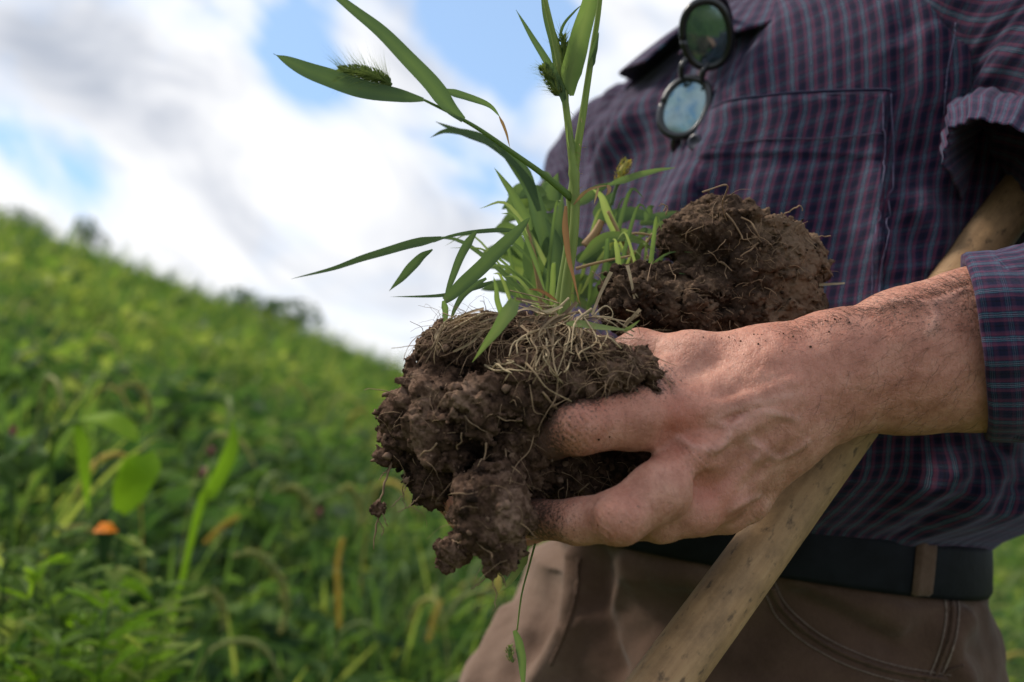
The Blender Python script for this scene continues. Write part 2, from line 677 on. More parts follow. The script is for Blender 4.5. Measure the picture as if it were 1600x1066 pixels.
def plaid_mat():
    m, nt, b = material('plaid_cotton')
    uv = nd(nt, 'ShaderNodeUVMap', uv_map='uv')
    sp = nd(nt, 'ShaderNodeSeparateXYZ')
    lk(nt, uv.outputs[0], sp.inputs[0])
    navy, black = (0.0070, 0.0080, 0.026), (0.004, 0.0045, 0.013)
    mar, mar2 = (0.084, 0.022, 0.046), (0.062, 0.021, 0.048)
    teal, pale = (0.058, 0.125, 0.165), (0.13, 0.15, 0.20)
    plum = (0.026, 0.015, 0.042)
    stops = [(0.0, navy), (0.13, black), (0.20, navy), (0.33, mar), (0.40, mar2), (0.47, plum), (0.50, navy), (0.525, teal), (0.56, navy),
             (0.60, pale), (0.635, navy), (0.68, teal), (0.715, navy), (0.74, plum), (0.77, mar), (0.86, mar2), (0.93, plum), (0.97, navy)]
    # weave wobble keeps the lines from being ruled
    v = objcoord(nt)
    wob = math_(nt, 'MULTIPLY', math_(nt, 'SUBTRACT', noise_n(nt, v, 60, 3), 0.5), 0.0016)
    PER = 0.0112
    fx = math_(nt, 'FRACT', math_(nt, 'DIVIDE', math_(nt, 'ADD', sp.outputs[0], wob), PER))
    fy = math_(nt, 'FRACT', math_(nt, 'DIVIDE', math_(nt, 'ADD', sp.outputs[1], wob), PER * 1.08))
    cx = ramp(nt, fx, stops, 'CONSTANT')
    cy = ramp(nt, fy, stops, 'CONSTANT')
    c = mixc(nt, 0.27, cx, cy)
    # threads
    wx = math_(nt, 'SINE', math_(nt, 'MULTIPLY', sp.outputs[0], 9000.0))
    wy = math_(nt, 'SINE', math_(nt, 'MULTIPLY', sp.outputs[1], 9000.0))
    th = math_(nt, 'MULTIPLY', wx, wy)
    fade_and_lit = noise_n(nt, v, 25, 4)
    c = mixc(nt, ramp(nt, fade_and_lit, [(0.35, 0.0), (0.8, 0.15)]), c, (0.04, 0.034, 0.06))
    lk(nt, c, b.inputs['Base Color'])
    b.inputs['Roughness'].default_value = 0.9
    b.inputs['Specular IOR Level'].default_value = 0.12
    b.inputs['Sheen Weight'].default_value = 0.17
    b.inputs['Sheen Roughness'].default_value = 0.45
    b.inputs['Sheen Tint'].default_value = (0.66, 0.64, 0.95, 1)
    p = bump(nt, b, th, 0.25, 0.0002)
    p = bump(nt, b, noise_n(nt, v, 700, 4, 0.7), 0.35, 0.0004, p)
    bump(nt, b, noise_n(nt, v, 130, 4, 0.6), 0.35, 0.0018, p)
    return m


def trouser_mat():
    m, nt, b = material('brown_canvas')
    v = objcoord(nt)
    n = noise_n(nt, v, 14, 6, 0.6)
    n2 = noise_n(nt, v, 900, 3, 0.7, vscale=(1, 1, 0.35))
    f = math_(nt, 'ADD', math_(nt, 'MULTIPLY', n, 0.75), math_(nt, 'MULTIPLY', n2, 0.25))
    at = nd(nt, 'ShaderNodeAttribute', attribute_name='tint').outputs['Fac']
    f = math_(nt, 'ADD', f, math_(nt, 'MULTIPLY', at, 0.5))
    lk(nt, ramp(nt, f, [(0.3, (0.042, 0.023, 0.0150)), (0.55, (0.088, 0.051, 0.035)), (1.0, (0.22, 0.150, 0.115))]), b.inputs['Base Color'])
    b.inputs['Roughness'].default_value = 0.92
    b.inputs['Specular IOR Level'].default_value = 0.15
    b.inputs['Sheen Weight'].default_value = 0.08
    p = bump(nt, b, n2, 0.5, 0.0006)
    bump(nt, b, noise_n(nt, v, 60, 5, 0.6), 0.5, 0.003, p)
    return m


def wood_mat():
    m, nt, b = material('worn_ash_wood')
    uv = nd(nt, 'ShaderNodeUVMap', uv_map='uv').outputs[0]
    g = noise_n(nt, uv, 5.0, 7, 0.65, 0.4, vscale=(40.0, 2.2, 1))
    st = noise_n(nt, uv, 55.0, 6, 0.72, vscale=(1.0, 0.7, 1))
    sp = noise_n(nt, uv, 190.0, 3, 0.6, vscale=(1, 0.5, 1))
    c = ramp(nt, g, [(0.2, (0.25, 0.142, 0.068)), (0.5, (0.34, 0.205, 0.102)), (0.85, (0.43, 0.275, 0.148))])
    c = mixc(nt, ramp(nt, st, [(0.42, 0.0), (0.70, 0.75)]), c, (0.14, 0.084, 0.045))
    c = mixc(nt, ramp(nt, sp, [(0.58, 0.0), (0.70, 0.75)]), c, (0.06, 0.038, 0.024))
    lk(nt, c, b.inputs['Base Color'])
    b.inputs['Roughness'].default_value = 0.66
    b.inputs['Specular IOR Level'].default_value = 0.3
    p = bump(nt, b, g, 0.5, 0.0007)
    bump(nt, b, sp, 0.5, 0.0006, p)
    return m


def lens_mat():
    m, nt, b = material('mirrored_lens')
    b.inputs['Base Color'].default_value = (0.2, 0.25, 0.3, 1)
    b.inputs['Metallic'].default_value = 0.85
    b.inputs['Roughness'].default_value = 0.09
    v = objcoord(nt)
    sm = noise_n(nt, v, 70, 4)
    lk(nt, ramp(nt, sm, [(0.4, 0.05), (0.7, 0.22)]), b.inputs['Roughness'])
    lk(nt, ramp(nt, sm, [(0.3, (0.13, 0.22, 0.25)), (0.7, (0.24, 0.32, 0.34))]), b.inputs['Base Color'])
    return m


M = {
    'skin': skin_mat(),
    'soil': soil_mat('moist_soil', (0.018, 0.0105, 0.007), (0.086, 0.049, 0.032), (0.22, 0.140, 0.098)),
    'soil2': soil_mat('dark_soil', (0.018, 0.0105, 0.007), (0.060, 0.036, 0.024), (0.17, 0.110, 0.072)),
    'root': simple('root', (0.23, 0.15, 0.09), 0.8, 0.4, 90),
    'straw': simple('dry_straw', (0.36, 0.275, 0.165), 0.75, 0.4, 90),
    'straw2': simple('tan_straw', (0.25, 0.175, 0.10), 0.8, 0.4, 90),
    'straw3': simple('brown_straw', (0.13, 0.085, 0.05), 0.85, 0.4, 90),
    'seam': simple('lilac_thread', (0.085, 0.075, 0.13), 0.9, 0.3, 300),
    'grass': leaf_mat('grass_leaf', [(0.0, (0.036, 0.068, 0.036)), (0.4, (0.090, 0.145, 0.070)), (0.7, (0.17, 0.245, 0.085)), (1.0, (0.30, 0.36, 0.14))], 0.5),
    'dryleaf': leaf_mat('dry_leaf', [(0.0, (0.16, 0.07, 0.03)), (0.5, (0.30, 0.16, 0.08)), (1.0, (0.42, 0.30, 0.16))], 0.25),
    'weed': leaf_mat('weed_leaf', [(0.0, (0.016, 0.042, 0.016)), (0.3, (0.038, 0.086, 0.028)), (0.6, (0.075, 0.138, 0.040)), (0.85, (0.135, 0.215, 0.044)), (1.0, (0.29, 0.33, 0.09))], 0.5, 0.6),
    'fresh': leaf_mat('fresh_leaf', [(0.0, (0.05, 0.12, 0.012)), (0.6, (0.12, 0.235, 0.016)), (0.9, (0.19, 0.33, 0.020)), (1.0, (0.26, 0.38, 0.04))], 0.58, 0.6),
    'seed': leaf_mat('seed_head', [(0.0, (0.08, 0.14, 0.04)), (0.5, (0.20, 0.25, 0.09)), (1.0, (0.52, 0.36, 0.07))], 0.3, 0.6),
    'plaid': plaid_mat(),
    'canvas': trouser_mat(),
    'leather': simple('black_leather', (0.007, 0.008, 0.011), 0.7, 0.35, 60, 0.0006, 0.12),
    'plastic': simple('black_plastic', (0.010, 0.011, 0.014), 0.28, 0.2, 40, 0, 0.5),
    'button': simple('navy_button', (0.02, 0.02, 0.04), 0.35, 0.2, 200, 0, 0.5),
    'thread': simple('brown_thread', (0.17, 0.125, 0.10), 0.9, 0.25, 300),
    'lens': lens_mat(),
    'wood': wood_mat(),
    'hair': simple('body_hair', (0.030, 0.018, 0.012), 0.5, 0.3, 100),
    'nail': simple('finger_nail', (0.50, 0.32, 0.26), 0.35, 0.15, 150),
    'boot': simple('boot_leather', (0.07, 0.045, 0.03), 0.7, 0.3, 40, 0.001),
    'orange': simple('orange_petal', (0.85, 0.26, 0.01), 0.6, 0.25, 120),
    'pink': simple('pink_petal', (0.42, 0.16, 0.20), 0.6, 0.25, 120),
    'trunk': simple('bark', (0.06, 0.045, 0.035), 0.9, 0.3, 20, 0.004),
}


# ================================================================== the setting: hillside field
def build_terrain():
    xs = np.concatenate((-np.geomspace(90, 3, 70), np.linspace(-2.9, 4, 90), np.geomspace(4.2, 90, 50)))
    ys = np.concatenate((np.linspace(-6, 6, 80), np.geomspace(6.2, 95, 110)))
    X, Y = np.meshgrid(xs, ys, indexing='ij')
    Z = ground_z(X, Y) + 0.05 * fbm(np.stack((X * 0.7, Y * 0.7, X * 0), -1), 3)
    V = np.stack((X, Y, Z), -1).reshape(-1, 3)
    n = len(ys)
    i, j = np.meshgrid(np.arange(len(xs) - 1), np.arange(n - 1), indexing='ij')
    Q = np.stack((i * n + j, (i + 1) * n + j, (i + 1) * n + j + 1, i * n + j + 1), -1).reshape(-1, 4)
    m, nt, b = material('field_earth')
    v = objcoord(nt)
    a = noise_n(nt, v, 1.3, 8, 0.65)
    c = noise_n(nt, v, 0.22, 5, 0.6)
    g = ramp(nt, a, [(0.3, (0.030, 0.045, 0.014)), (0.55, (0.080, 0.115, 0.028)), (0.8, (0.15, 0.17, 0.045))])
    g = mixc(nt, ramp(nt, c, [(0.45, 0.0), (0.75, 0.6)]), g, (0.11, 0.12, 0.035))
    lk(nt, g, b.inputs['Base Color'])
    b.inputs['Roughness'].default_value = 0.95
    b.inputs['Specular IOR Level'].default_value = 0.1
    o = mesh_obj('ground', V, Q, m, kind='structure')
    o['label'] = 'green weedy hillside rising to the left'


build_terrain()


def leaves_mesh(B, D, L, Wd, droop, tint, spread):
    """many simple leaves in one go: 4 stations x 2 verts each"""
    n = len(B)
    D = D / np.linalg.norm(D, axis=1, keepdims=True)
    Sd = np.cross(D, rng.normal(size=(n, 3)) * spread + np.array((0, 0, 1)))
    Sd /= np.linalg.norm(Sd, axis=1, keepdims=True) + 1e-9
    V = np.zeros((n, 8, 3))
    for k, (t, wk) in enumerate(((0, 0.3), (0.33, 1.0), (0.7, 0.75), (1.0, 0.06))):
        c = B + D * (L * t)[:, None]
        c[:, 2] -= droop * L * t * t
        V[:, 2 * k] = c + Sd * (Wd * wk / 2)[:, None]
        V[:, 2 * k + 1] = c - Sd * (Wd * wk / 2)[:, None]
    base = (np.arange(n) * 8)[:, None]
    Q = np.concatenate([base + np.array((2 * k, 2 * k + 1, 2 * k + 3, 2 * k + 2)) for k in range(3)], 0)
    return V.reshape(-1, 3), Q, np.repeat(tint, 8)


def clear_of_subject(P):
    """keeps the weeds out of the man and of the soil he holds"""
    c = c_of(P)
    ok = c[:, 2] > 1.15
    d = np.hypot(P[:, 0] - 0.2, P[:, 1] - 0.8)
    return ok & (d > 0.42)


def build_cover():
    # plants by distance: each a few stalks with leaves; leaf size grows with distance beyond 6 m
    for name, n, r0, r1, lab in (('weed_foliage', 4700, 1.25, 6.0, 'dense knee-high green weeds covering the near hillside'),
                                 ('meadow_foliage', 6500, 6.0, 48.0, 'soft green meadow growth covering the far hillside')):
        far = r0 > 3
        u = rng.random(n)
        r = r0 * (r1 / r0) ** u if far else r0 + (r1 - r0) * u ** 1.15
        ang = rng.uniform(-0.72, 0.72, n)
        X, Y = r * np.sin(ang), r * np.cos(ang)
        P = np.stack((X, Y, ground_z(X, Y)), -1)
        P = P[clear_of_subject(P)]
        r = np.hypot(P[:, 0], P[:, 1])
        n = len(P)
        k = 26 if not far else 15
        sc = np.ones(n) if not far else (r / 6.0) ** 0.75
        patch = fbm(np.stack((P[:, 0] * 1.1, P[:, 1] * 1.1, P[:, 0] * 0), -1), 3)
        H = (0.40 + 0.20 * patch + rng.uniform(-0.16, 0.20, n)) * np.clip(0.55 + 0.2 * (r - 1.2), 0.55, 1.0)
        if far:
            H = (0.30 + 0.12 * patch + rng.uniform(-0.1, 0.1, n)) * np.minimum(sc, 1.6)
        kind = rng.random(n) + 0.35 * patch          # narrow grass or broad weed
        idx = np.repeat(np.arange(n), k)
        m = len(idx)
        t = rng.random(m) ** 0.75
        hh = H[idx] * t
        a = rng.uniform(0, 2 * math.pi, m)
        grass = (kind[idx] < (0.8 if far else 0.52))
        rad = np.where(grass, 0.03, 0.09) * sc[idx] * rng.random(m)
        B = P[idx] + np.stack((np.cos(a) * rad, np.sin(a) * rad, np.where(grass, hh * 0.25, hh * 0.9)), -1)
        upz = np.where(grass, rng.uniform(0.9, 2.6, m), rng.uniform(-0.1, 0.9, m))
        D = np.stack((np.cos(a), np.sin(a), upz), -1)
        L = np.where(grass, rng.uniform(0.20, 0.50, m), rng.uniform(0.05, 0.15, m)) * sc[idx]
        Wd = np.where(grass, rng.uniform(0.007, 0.017, m), L * rng.uniform(0.28, 0.5, m)) * np.where(grass, sc[idx] ** 0.8, 1)
        dr = np.where(grass, rng.uniform(0.1, 1.1, m), rng.uniform(0.0, 0.5, m))
        ptint = np.clip((0.62 if far else 0.50) + 0.34 * patch + rng.normal(0, 0.20, n), 0, 1)
        if far:
            ptint = np.clip(ptint - 0.06 + 0.45 * fbm(np.stack((P[:, 0] * 0.16, P[:, 1] * 0.10, P[:, 0] * 0 + 2), -1), 3), 0, 1)
        ptint = np.where(rng.random(n) < (0.30 if far else 0.06), rng.uniform(0.8, 1.0, n), ptint)
        tint = np.clip(ptint[idx] + rng.normal(0, 0.14, m), 0.0, 1.0)
        V, Q, T = leaves_mesh(B, D, L, Wd, dr, tint, 0.7)
        o = mesh_obj(name, V, Q, M['weed'], smooth=True, attrs={'tint': T}, kind='stuff')
        tag(o, lab, 'weeds', kind='stuff')


build_cover()


def build_grass():
    """tall arching field grass and its pale nodding seed heads, too many to count"""
    n = 1500
    r = 1.3 + 6.5 * rng.random(n) ** 1.5
    ang = rng.uniform(-0.66, 0.66, n)
    P = np.stack((r * np.sin(ang), r * np.cos(ang), 0 * r), -1)
    P[:, 2] = ground_z(P[:, 0], P[:, 1])
    P = P[clear_of_subject(P)]
    patch = fbm(np.stack((P[:, 0] * 1.6 + 5, P[:, 1] * 1.6, P[:, 0] * 0), -1), 2)
    P = P[patch + rng.normal(0, 0.25, len(P)) > -0.05]
    k = 9
    idx = np.repeat(np.arange(len(P)), k)
    m = len(idx)
    near = np.clip((np.hypot(P[idx, 0], P[idx, 1]) - 1.2) / 1.2, 0.35, 1)
    a = rng.uniform(0, 2 * math.pi, m)
    lat = rng.uniform(0.15, 0.6, m)
    D = np.stack((np.cos(a) * lat, np.sin(a) * lat, np.ones(m)), -1)
    L = rng.uniform(0.35, 0.85, m) * near
    st = 7
    V = np.zeros((m, st * 2, 3))
    D /= np.linalg.norm(D, axis=1, keepdims=True)
    Sd = np.stack((-np.sin(a), np.cos(a), rng.normal(0, 0.3, m)), -1)
    w = rng.uniform(0.007, 0.015, m)
    dr = rng.uniform(0.15, 0.75, m)
    for q_ in range(st):
        t = q_ / (st - 1)
        c = P[idx] + np.stack((rng.normal(0, 0.02, m), rng.normal(0, 0.02, m), 0 * a), -1) * (q_ == -1) + D * (L * t)[:, None] + np.stack((np.cos(a), np.sin(a), 0 * a), -1) * (L * dr * 0.45 * t ** 2.2)[:, None]
        c[:, 2] -= dr * L * t ** 2.6
        ww = w * (0.5 + 1.6 * t if t < 0.35 else max(1.05 * (1 - ((t - 0.35) / 0.65) ** 1.8), 0.05))
        V[:, 2 * q_] = c + Sd * (ww / 2)[:, None]
        V[:, 2 * q_ + 1] = c - Sd * (ww / 2)[:, None]
    base = (np.arange(m) * st * 2)[:, None]
    Q = np.concatenate([base + np.array((2 * q_, 2 * q_ + 1, 2 * q_ + 3, 2 * q_ + 2)) for q_ in range(st - 1)], 0)
    tint = np.clip(rng.normal(0.58, 0.2, len(P))[idx] + rng.normal(0, 0.1, m), 0.05, 1)
    o = mesh_obj('field_grass', V.reshape(-1, 3), Q, M['weed'], attrs={'tint': np.repeat(tint, st * 2)}, kind='stuff')
    tag(o, 'long arching grass blades standing above the weeds of the hillside', 'grass', kind='stuff')
    b = Bag()
    for p in P[rng.permutation(len(P))[:330]]:
        rr = math.hypot(p[0], p[1])
        a_ = rng.uniform(0, 6.28)
        h = rng.uniform(0.40, 0.72) * float(np.clip((rr - 1.0) / 1.3, 0.4, 1))
        d_ = np.array((math.cos(a_), math.sin(a_), 0))
        s_ = rng.uniform(0.05, 0.10)
        c = path([p, p + (0, 0, h * .6) + d_ * .02, p + (0, 0, h) + d_ * .06, p + (0, 0, h + s_ * .15) + d_ * (.06 + s_), p + (0, 0, h - s_ * .7) + d_ * (.06 + s_ * 1.6)], 16)
        rad = np.where(np.arange(16) < 7, 0.0014, 0.0062 * np.clip(np.sin((np.arange(16) - 6.4) / 9.4 * math.pi), 0.25, 1))
        b.add(*tube(c, rad, 5), a=np.clip(rng.normal(0.45, 0.2), 0.1, 0.95))
    o = b.build('grass_seed_heads', M['seed'], kind='stuff')
    tag(o, 'pale nodding seed heads scattered over the grass of the slope', 'grass', kind='stuff')


build_grass()


def bush(px, d, h, wid, name, label, n=900, trunk=True, dark=0.0, sink=0.0):
    c = w_of(q(px, 533, d))
    x, y = c[0], c[1]
    z = float(ground_z(x, y)) - sink
    t = thing(name, (x, y, z), label, 'tree' if 'tree' in name else 'bush', None)
    lum = [(rng.uniform(-0.4, 0.4) * wid, rng.uniform(-0.4, 0.4) * wid, h * rng.uniform(0.35, 0.85), rng.uniform(0.22, 0.36) * wid) for _ in range(9)]
    B, D = [], []
    for k in range(n):
        lx, ly, lz, lr = lum[k % 9]
        v = rng.normal(size=3)
        v /= np.linalg.norm(v)
        B.append((x + lx + v[0] * lr, y + ly + v[1] * lr, z + max(0.1 * h, lz + v[2] * lr * 0.7)))
        D.append(v + (0, 0, 0.2))
    B, D = np.array(B), np.array(D)
    L = rng.uniform(0.05, 0.10, n) * wid
    V, Q, T = leaves_mesh(B, D, L, L * 0.6, np.full(n, 0.3), np.clip(rng.normal(0.22 + dark, 0.12, n), 0, 1), 1.0)
    mesh_obj('crown', V, Q, M['weed'], t, attrs={'tint': T})
    b = Bag()
    for k in range(4):
        lx, ly, lz, lr = lum[k]
        b.add(*tube(w := path([(x, y, z - 0.1), (x + lx * 0.3, y + ly * 0.3, z + lz * 0.5), (x + lx, y + ly, z + lz)], 8), np.linspace(0.05, 0.015, 8) * wid, 6))
    b.build('trunk', M['trunk'], t)


bush(128, 46, 2.4, 1.6, 'skyline_bush', 'small round dark bush alone on the hill skyline')
bush(395, 46, 1.7, 2.4, 'skyline_tree', 'dark low tree clump on the skyline, nearer the held soil')
bush(440, 47, 1.65, 3.0, 'skyline_tree', 'widest dark shrub clump on the lower skyline, just left of the soil')
bush(20, 45, 1.5, 2.0, 'skyline_bush', 'dark bush on the skyline at the left edge of the picture')

# ================================================================== the man
MAN = thing('person', w_of(q(1215, 870, 0.83)) * np.array((1, 1, 0)) + np.array((0, 0, 0.0)),
            'person in dark plaid shirt and brown trousers cradling soil clods in both arms', 'person')
TH = math.radians(55)
FV, LV = np.array((-math.sin(TH), 0, -math.cos(TH))), np.array((math.cos(TH), 0, -math.sin(TH)))


def rings(keys, v):
    K = np.array(keys, float)
    o = np.argsort(K[:, 0])
    K = K[o]
    out = []
    # smooth (cosine-free) cubic-ish interpolation through the rings
    for c in range(1, K.shape[1]):
        y = np.interp(v, K[:, 0], K[:, c])
        e = 0.012
        y = (np.interp(v - e, K[:, 0], K[:, c]) + np.interp(v + e, K[:, 0], K[:, c]) + 2 * y) / 4
        out.append(y)
    return out


# height, centre x, centre depth, half-breadth, half-depth
TORSO = [(-0.185, 0.200, 0.835, 0.160, 0.124), (-0.138, 0.202, 0.835, 0.184, 0.148), (-0.126, 0.212, 0.835, 0.208, 0.172),
         (-0.100, 0.220, 0.835, 0.232, 0.185), (-0.04, 0.223, 0.842, 0.224, 0.176), (0.04, 0.228, 0.855, 0.218, 0.160),
         (0.13, 0.236, 0.868, 0.226, 0.150), (0.185, 0.243, 0.876, 0.232, 0.140), (0.215, 0.247, 0.882, 0.218, 0.122),
         (0.24, 0.25, 0.885, 0.175, 0.105), (0.265, 0.253, 0.888, 0.115, 0.088), (0.29, 0.255, 0.89, 0.075, 0.075), (0.31, 0.255, 0.89, 0.066, 0.068)]


def torso_base(u, v):
    cx, cz, a, b = rings(TORSO, v)
    s, c = np.sin(u), np.cos(u)
    tilt = 0.055 * np.clip((v - 0.12) / 0.1, 0, 1) * np.clip(s + 0.1, 0, 1)
    e = 0.86
    s = np.sign(s) * np.abs(s) ** e
    c = np.sign(c) * np.abs(c) ** e
    hemt = 0.022 * c * np.clip((-0.05 - v) / 0.06, 0, 1)
    P = np.stack((cx, v + tilt + hemt, cz), -1) + FV * (b * c)[..., None] + LV * (a * s)[..., None]
    n = FV * (c / b)[..., None] + LV * (s / a)[..., None]
    return P, n / np.linalg.norm(n, axis=-1, keepdims=True)


NU, NV = 420, 330
U0, V0 = np.linspace(-math.pi, math.pi, NU), np.linspace(-0.185, 0.31, NV)
UG, VG = np.meshgrid(U0, V0, indexing='ij')
gi, gj = np.meshgrid(np.arange(NU - 1), np.arange(NV - 1), indexing='ij')
TQ = np.stack((gi * NV + gj, (gi + 1) * NV + gj, (gi + 1) * NV + gj + 1, gi * NV + gj + 1), -1).reshape(-1, 4)
_b, _ = torso_base(UG, VG)
TS = Surf(_b.reshape(-1, 3)[::1], TQ)


def uv_at(px, py):
    p, n, f = TS.hit(px, py)
    if p is None:
        return None
    i, j = divmod(f, NV - 1)
    return np.array((U0[i] + (U0[1] - U0[0]) * 0.5, V0[j] + (V0[1] - V0[0]) * 0.5))


# pulled folds in the cloth: where they run over the body, height, width (m)
FOLDS = [([(1390, 20), (1385, 150), (1378, 300), (1370, 480)], 0.006, 0.010),
         ([(1450, 20), (1432, 140), (1420, 250)], 0.012, 0.016),
         ([(1510, 20), (1490, 110), (1470, 190)], 0.010, 0.014),
         ([(1410, 60), (1402, 180), (1400, 330)], -0.012, 0.014),
         ([(1480, 40), (1462, 150), (1440, 260)], -0.010, 0.012),
         ([(1250, -10), (1200, 70), (1130, 200), (1085, 330)], 0.008, 0.020),
         ([(1180, 10), (1130, 130), (1090, 250)], -0.006, 0.016),
         ([(1120, 250), (1070, 330), (1020, 430)], 0.012, 0.018),
         ([(1040, 130), (985, 200), (925, 290)], 0.014, 0.016),
         ([(1000, 120), (950, 190), (905, 260)], -0.012, 0.018),
         ([(965, 120), (920, 190), (885, 260)], 0.010, 0.016),
         ([(1380, 300), (1420, 330), (1450, 380), (1430, 440)], 0.016, 0.016),
         ([(1360, 360), (1395, 390), (1410, 440), (1390, 500)], 0.013, 0.014),
         ([(1400, 340), (1422, 380), (1420, 430)], -0.012, 0.012),
         ([(1570, 690), (1520, 760), (1450, 830), (1390, 850)], 0.016, 0.014),
         ([(1600, 760), (1540, 810), (1470, 850)], 0.014, 0.012),
         ([(1500, 690), (1470, 760), (1420, 810)], 0.010, 0.014),
         ([(1545, 700), (1500, 770), (1440, 825)], -0.012, 0.010),
         ([(1460, 790), (1420, 830), (1340, 858), (1260, 862)], -0.010, 0.010),
         ([(1420, 700), (1390, 780), (1370, 840)], -0.006, 0.016),
         ([(1300, 250), (1296, 380), (1290, 480)], -0.004, 0.022),
         ([(1220, 250), (1215, 380)], 0.004, 0.022)]
FUV = []
for pts, amp, wd in FOLDS:
    L = [uv_at(*p) for p in pts]
    L = [l for l in L if l is not None]
    if len(L) > 1:
        FUV.append((path(np.array(L), 14), amp, wd))


def shirt_at(u, v):
    P, n = torso_base(u, v)
    d = np.zeros(np.shape(u))
    mu = 0.17
    for L, amp, wd in FUV:
        best = np.full(np.shape(u), 9.0)
        tt = np.zeros(np.shape(u))
        for k in range(len(L) - 1):
            ax, ay = L[k, 0] * mu, L[k, 1]
            bx, by = L[k + 1, 0] * mu - ax, L[k + 1, 1] - ay
            t = np.clip(((u * mu - ax) * bx + (v - ay) * by) / (bx * bx + by * by + 1e-12), 0, 1)
            dd = np.hypot(u * mu - ax - t * bx, v - ay - t * by)
            m = dd < best
            best = np.where(m, dd, best)
            tt = np.where(m, (k + t) / (len(L) - 1), tt)
        d += 1.45 * amp * np.exp(-(best / wd) ** 2) * np.clip(np.sin(np.clip(tt, 0.06, 0.94) * math.pi), 0, 1) ** 0.6
    p3 = np.stack((u * mu * 26, v * 7, v * 0 + 3), -1)
    d += 0.0060 * fbm(p3, 3) * np.clip((0.25 - v) / 0.1, 0, 1)
    p4 = np.stack((u * mu * 70 + v * 25, v * 22, v * 0 + 9), -1)
    d += 0.0014 * fbm(p4, 3)
    d = d * np.clip((v + 0.150) / 0.035, 0.12, 1)
    return P + n * d[..., None], n


def plaid_uv(u, v):
    # the cloth hangs from the shoulder: the stripes lean above the pocket and run straight below
    return np.stack((u * 0.172 + 0.0 + 0.30 * np.clip(v - 0.15, 0, 1) - 0.06 * v, v + 0.012 * np.cos(u * 2)), -1)


SHV, _ = shirt_at(UG, VG)
SHIRT = mesh_obj('shirt', w_of(SHV.reshape(-1, 3)), TQ[:, ::-1], M['plaid'], MAN, uv=plaid_uv(UG, VG).reshape(-1, 2))
SS = Surf(SHV.reshape(-1, 3), TQ)


def cloth_patch(name, corners, parent, off, nu=60, nv=40, mat=None, uvshift=(0, 0), lip=0.0015, edge=None):
    """a second layer of cloth sewn on the shirt; corners tl, tr, br, bl in (u, v)"""
    tl, tr, br, bl = [np.asarray(c) for c in corners]
    s, t = np.meshgrid(np.linspace(0, 1, nu), np.linspace(0, 1, nv), indexing='ij')
    s_, t_ = s[..., None], t[..., None]
    W = (tl * (1 - s_) + tr * s_) * (1 - t_) + (bl * (1 - s_) + br * s_) * t_
    P, n = shirt_at(W[..., 0], W[..., 1])
    e = np.minimum(np.minimum(s, 1 - s) * nu / 3, np.minimum(t, 1 - t) * nv / 3)
    o = off * np.clip(e, 0.0, 1)
    if edge is not None:
        o = o + edge(s, t)
    P = P + n * o[..., None]
    i, j = np.meshgrid(np.arange(nu - 1), np.arange(nv - 1), indexing='ij')
    Q = np.stack((i * nv + j, i * nv + j + 1, (i + 1) * nv + j + 1, (i + 1) * nv + j), -1).reshape(-1, 4)
    uv = plaid_uv(W[..., 0], W[..., 1]).reshape(-1, 2) + np.array(uvshift)
    return mesh_obj(name, w_of(P.reshape(-1, 3)), Q[:, ::-1], mat or M['plaid'], parent, uv=uv), P


PC = [uv_at(1118, 172), uv_at(1388, 143), uv_at(1384, 560), uv_at(1096, 560)]


def pocket_edge(s, t):
    top = np.exp(-(t / 0.03) ** 2) * 0.0016 + 0.0012 * np.exp(-((t - 0.19) / 0.012) ** 2) - 0.0010 * np.exp(-((t - 0.205) / 0.008) ** 2)
    side = 0.0012 * np.exp(-((s - 0.985) / 0.02) ** 2)
    sag = 0.004 * np.exp(-((s - 0.35) / 0.3) ** 2) * np.exp(-(t / 0.12) ** 2)
    return top + side + sag


pk, PKP = cloth_patch('pocket', PC, SHIRT, 0.0028, 120, 110, uvshift=(0.003, 0.0045), edge=pocket_edge)
rim = Bag()
rim.add(*tube(w_of(PKP[:, 0]), 0.0011, 6))
ro = rim.build('pocket_hem', M['plaid'], SHIRT)
# front placket with its buttons
pu = [uv_at(*p) for p in ((1098, 60), (1060, 240))]
du = 0.10
ub = uv_at(1102, 226)
uc = float(ub[0]) - 0.035
cloth_patch('placket', [(uc - du, 0.262), (uc + du, 0.262), (uc + du, -0.13), (uc - du, -0.13)], SHIRT, 0.0034, 24, 200, uvshift=(0.004, 0.0))
for vb in [float(ub[1]) + o for o in (0.085, 0.0, -0.085, -0.17)]:
    P, n = shirt_at(np.array([uc + 0.035]), np.array([vb]))
    c, n = P[0] + n[0] * 0.0045, n[0]
    A = np.cross(n, (0, 1, 0)); A /= np.linalg.norm(A); B = np.cross(n, A)
    prof = [(0, 0.0012), (0.0028, 0.0010), (0.0045, 0.0022), (0.0060, 0.0018), (0.0064, 0.0002), (0.0045, -0.001)]
    an = np.linspace(0, 2 * math.pi, 18, endpoint=False)
    V = np.array([c + (A * math.cos(a) + B * math.sin(a)) * r + n * z for r, z in prof for a in an])
    k = len(an)
    Q = np.array([(i * k + j, i * k + (j + 1) % k, (i + 1) * k + (j + 1) % k, (i + 1) * k + j) for i in range(len(prof) - 1) for j in range(k)])
    mesh_obj('button', w_of(V), Q, M['button'], SHIRT)


